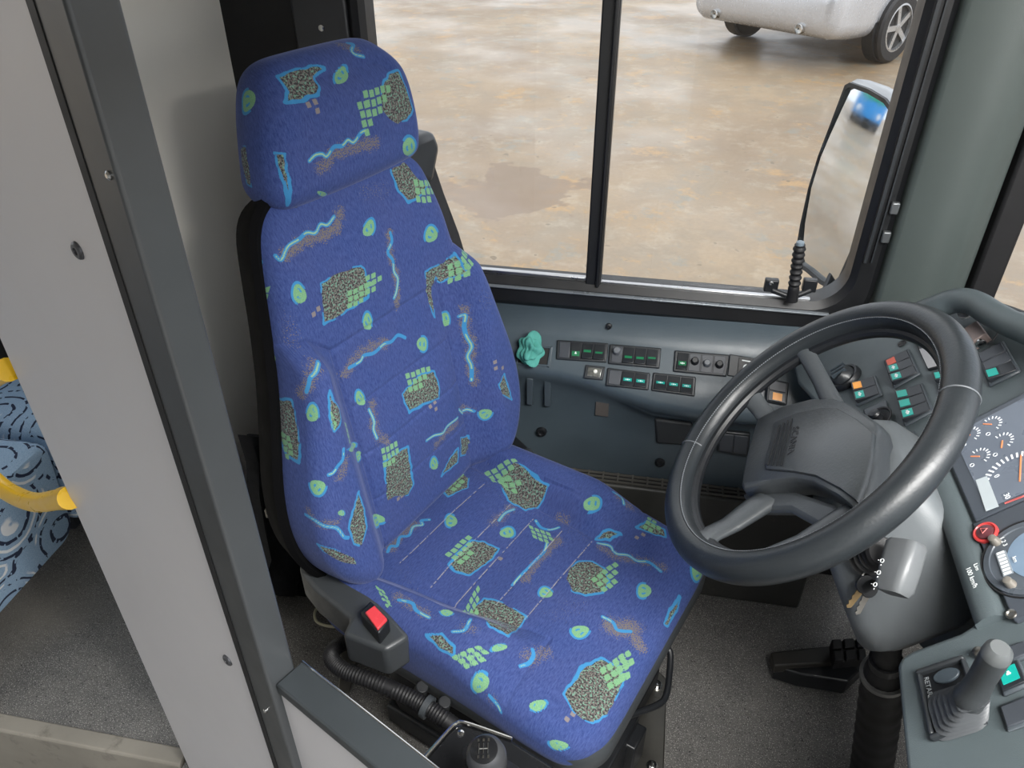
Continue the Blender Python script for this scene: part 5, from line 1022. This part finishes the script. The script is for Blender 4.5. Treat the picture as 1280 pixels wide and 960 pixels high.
mb = MB(); mb.lathe(gk+up_*.020, up_, [(0, .0172), (.002, .0168), (.0035, .012), (.004, 0)], 30); cp = build('cap', mb, mat('cap black', '17181a', .2), kn)
mb = MB(); c_ = gk+up_*.0245; ex = nrm(RT-up_*(RT@up_)); ey = np.cross(up_, ex)
for i in (-1, 0, 1): mb.tube([c_+ex*i*.0055+ey*.0065, c_+ex*i*.0055-ey*.0065], .0008, 6)
mb.tube([c_-ex*.0055, c_+ex*.0055], .0008, 6)
for i in (-1, 0, 1):
    for j in (-1, 1): mb.obox(c_+ex*i*.0062+ey*j*.010, ex*.0012, ey*.0019, up_*.0005)
tag(build('shift_pattern', mb, CHR(), kn), 'silver shift pattern')
mb = MB(); mb.tube([gk-up_*.035, gk-up_*.09], [.010, .010], 12); build('shaft', mb, BLK(), gl)
mb = MB(); mb.lathe(gk-up_*.108, up_, [(0, .040), (.015, .036), (.025, .026), (.04, .022), (.05, .012)], 24); build('gaiter', mb, RUB(), gl)
# ------------------------------------------------------------------ behind the seat and passenger side
hg = thing('dark_jacket', 'dark rumpled jacket hanging behind the seat by the grey wall', 'jacket', tuple(at_x(335, 740, -.80)))
rows = [(545, 313, 345), (580, 313, 350), (620, 318, 362), (660, 326, 372), (700, 336, 392), (725, 340, 395), (745, 346, 376)]
mb = MB(); rings = []
for i, (y, xa, xb) in enumerate(rows):
    a_, b_ = at_x(xa, y, -.80), at_x(xb+30, y, -.82); row = []
    for j in range(24): t = j/23; p = a_*(1-t)+b_*t; row.append(p+A([.018*math.sin(t*17+i*.8)+.008*math.sin(t*31+i*2), 0, 0]))
    rings.append(row+[p-A([.03, 0, 0]) for p in reversed(row)])
mb.loft(rings); build('body', mb, mat('dark wool', '232427', .9, grain=.8, gscale=160, var=.3, vscale=60), hg, sharp=70)
mb = MB(); q = at_x(337, 636, -.765); mb.obox(q, (0, .018, 0), (.003, 0, 0), (0, 0, .012)); mb.obox(q+A([0, .03, .006]), (0, .015, 0), (.002, 0, 0), (0, 0, .005)); tag(build('buckle', mb, STL(), hg, .002), 'small bare metal buckle')
lpx = [(372+0, 0)]; mb = MB(); mb.tube(spline([at_z(x, y, .008) for x, y in ((428, 783), (412, 783), (396, 777), (394, 764), (404, 756), (420, 752))], 8), .0038, 8)
tag(build('white_hose', mb, mat('hose cream', 'c9c7ae', .5)), 'thin cream hose looped on the floor beside the seat', 'hose')
rail_n = WE2; gr_ = thing('grab_rail', 'bright yellow grab rail curving from edge of white panel', 'grab rail', tuple(on_wall(75, 622)))
YEL = mat('yellow powder coat', 'f2c111', .3, var=.04)
def yw(x, y): return on_wall(x, y, .0)-WE1*.0
mb = MB(); mb.tube(spline([yw(x, y) for x, y in ((84, 622), (70, 625), (45, 628), (20, 620), (-5, 603), (-35, 570), (-45, 530), (-30, 490), (-8, 470), (10, 462))], 6), .0175, 14); build('tube', mb, YEL, gr_)
mb = MB(); mb.tube([yw(79, 623), yw(88, 622)], .019, 16); build('end_socket', mb, YEL, gr_)
def pax_mat():
    t = NT('pale blue moquette'); v = t.new('ShaderNodeTexVoronoi'); v.inputs['Scale'].default_value = 5.5; t.link(t.obj(), v.inputs['Vector']); d = v.outputs['Distance']
    wv = t.math('SINE', t.math('MULTIPLY', t.math('ADD', d, t.math('MULTIPLY', t.noise(14, 2), .06)), 46)); f = t.noise(380, 1)
    dash_ = t.math('GREATER_THAN', t.noise(70, 0), .42)
    o = t.mix(t.ramp(f, .3, .7), lin('8aa7c4'), lin('a3bcd4'))
    o = t.mix(t.math('MULTIPLY', t.ramp(wv, .72, .8), dash_), o, lin('1f2a44')); o = t.mix(t.math('MULTIPLY', t.ramp(wv, -.75, -.85), t.ramp(t.noise(9, 2), .5, .55)), o, lin('e6e8ea'))
    t.link(o, t.b.inputs['Base Color']); t.b.inputs['Roughness'].default_value = .9; t.bump(f, .3, .001); return t.m
PAX = pax_mat()
def pax(y0, y1, x1, label, ang=0):
    r = thing('passenger_seat', label, 'seat', (x1-.22, (y0+y1)/2, 0), 0, 'passenger seats')
    pr = rrect(y0, y1, .12, .455, .05, 6); mb = MB(); mb.loft([[A([x+(q[1]-.12)*.10, c+(q[0]-c)*k, .29+(q[1]-.29)*k]) for q in pr] for c in ((y0+y1)/2,) for x, k in ((x1, .93), (x1-.012, .985), (x1-.03, 1), (x1-.40, 1), (x1-.43, .95))]); build('cushion', mb, PAX, r, sharp=50)
    pr = rrect(y0, y1, .40, 1.08, .06, 6); mb = MB(); c = (y0+y1)/2; mb.loft([[A([x1-.41-.05*k2-(q[1]-.4)*.16, c+(q[0]-c)*k, .74+(q[1]-.74)*k]) for q in pr] for k, k2 in ((.93, 0), (.985, .2), (1, .6), (1, 1.6), (.94, 1.9))]); build('backrest', mb, PAX, r, sharp=50)
    mb = MB(); mb.box((x1-.38, y0+.08, .0), (x1-.12, y1-.08, .13)); build('pedestal', mb, mat('seat pedestal', '2b2d31', .5), r, .01)
PX = float(at_z(45, 717, .13)[0])
pax(.82, 1.27, PX, 'pale blue passenger seat nearest the white panel'); pax(1.285, 1.54, PX, 'pale blue passenger seat on the far side of the nearest one')
# ------------------------------------------------------------------ daylight and an added overhead fill light
sun = bpy.data.lights.new('sun', 'SUN'); so = bpy.data.objects.new('sun', sun); C.objects.link(so); sun.energy = 1.3; sun.angle = math.radians(40); so.rotation_euler = Vector((-.8, .5, -.8)).to_track_quat('-Z', 'Y').to_euler()
lamp = bpy.data.lights.new('added overhead fill', 'AREA'); lo = bpy.data.objects.new('added overhead fill', lamp); C.objects.link(lo)  # unseen area light, added to brighten the dashboard and cushion
lamp.shape = 'RECTANGLE'; lamp.size = 1.1; lamp.size_y = .5; lamp.energy = 66; lamp.color = (1, .985, .96); lo.location = (.70, -.1, 2.13)
# blue bus behind, met only in the wing mirror
def refl(x, y):
    q = at_p(x, y, gc, MN); n = nrm(MN+(q-gc-MN*((q-gc)@MN))/RAD); d = nrm(ray(x, y)); return q, d-2*(d@n)*n
q0_, r0_ = refl(1088, 132)
bd = nrm(A([r0_[0], r0_[1], 0])); bp = q0_+bd*24; bp = A([bp[0], bp[1], GZ]); bs_ = np.cross(bd, A([0, 0, 1.0]))
bus = thing('bus', 'blue bus with green windscreen reflected in the wing mirror', 'bus', tuple(bp))
def bw(x, y, z): return bp+bs_*x+bd*y+A([0, 0, z])
def bring(y, w, z0, z1, r): return [bw(q[0], y, q[1]) for q in rrect(-w, w, z0, z1, r, 5)]
mb = MB(); mb.loft([bring(.0, 1.15, .40, 2.85, .2), bring(.12, 1.25, .32, 3.0, .22), bring(10, 1.25, .32, 3.0, .22)]); bb = build('body', mb, mat('bus blue', '2a86cc', .35), bus, sharp=50)
mb = MB(); mb.loft([bring(-.03, 1.02, 1.45, 2.55, .12), bring(.05, 1.08, 1.4, 2.6, .12)]); build('windscreen', mb, mat('bus green glass', '1f8f5e', .2), bus)
for s in (-1, 1):
    mb = MB(); mb.lathe(bw(.85*s, .0, .85), -bd, [(0, .17), (.04, .16), (.05, 0)], 16); build('headlight', mb, mat('headlight', 'dfe4e6', .2), bus)
    for yy in (2.2, 7.5):
        mb = MB(); mb.lathe(bw(1.0*s, yy, .48), bs_*s, [(0, .48), (.27, .48), (.28, .3), (.26, 0)], 24); build('wheel', mb, RUB(), bus)
mb = MB(); mb.loft([bring(-.02, 1.1, .34, .55, .06), bring(.1, 1.2, .32, .56, .06)]); build('bumper', mb, BLK(), bus)
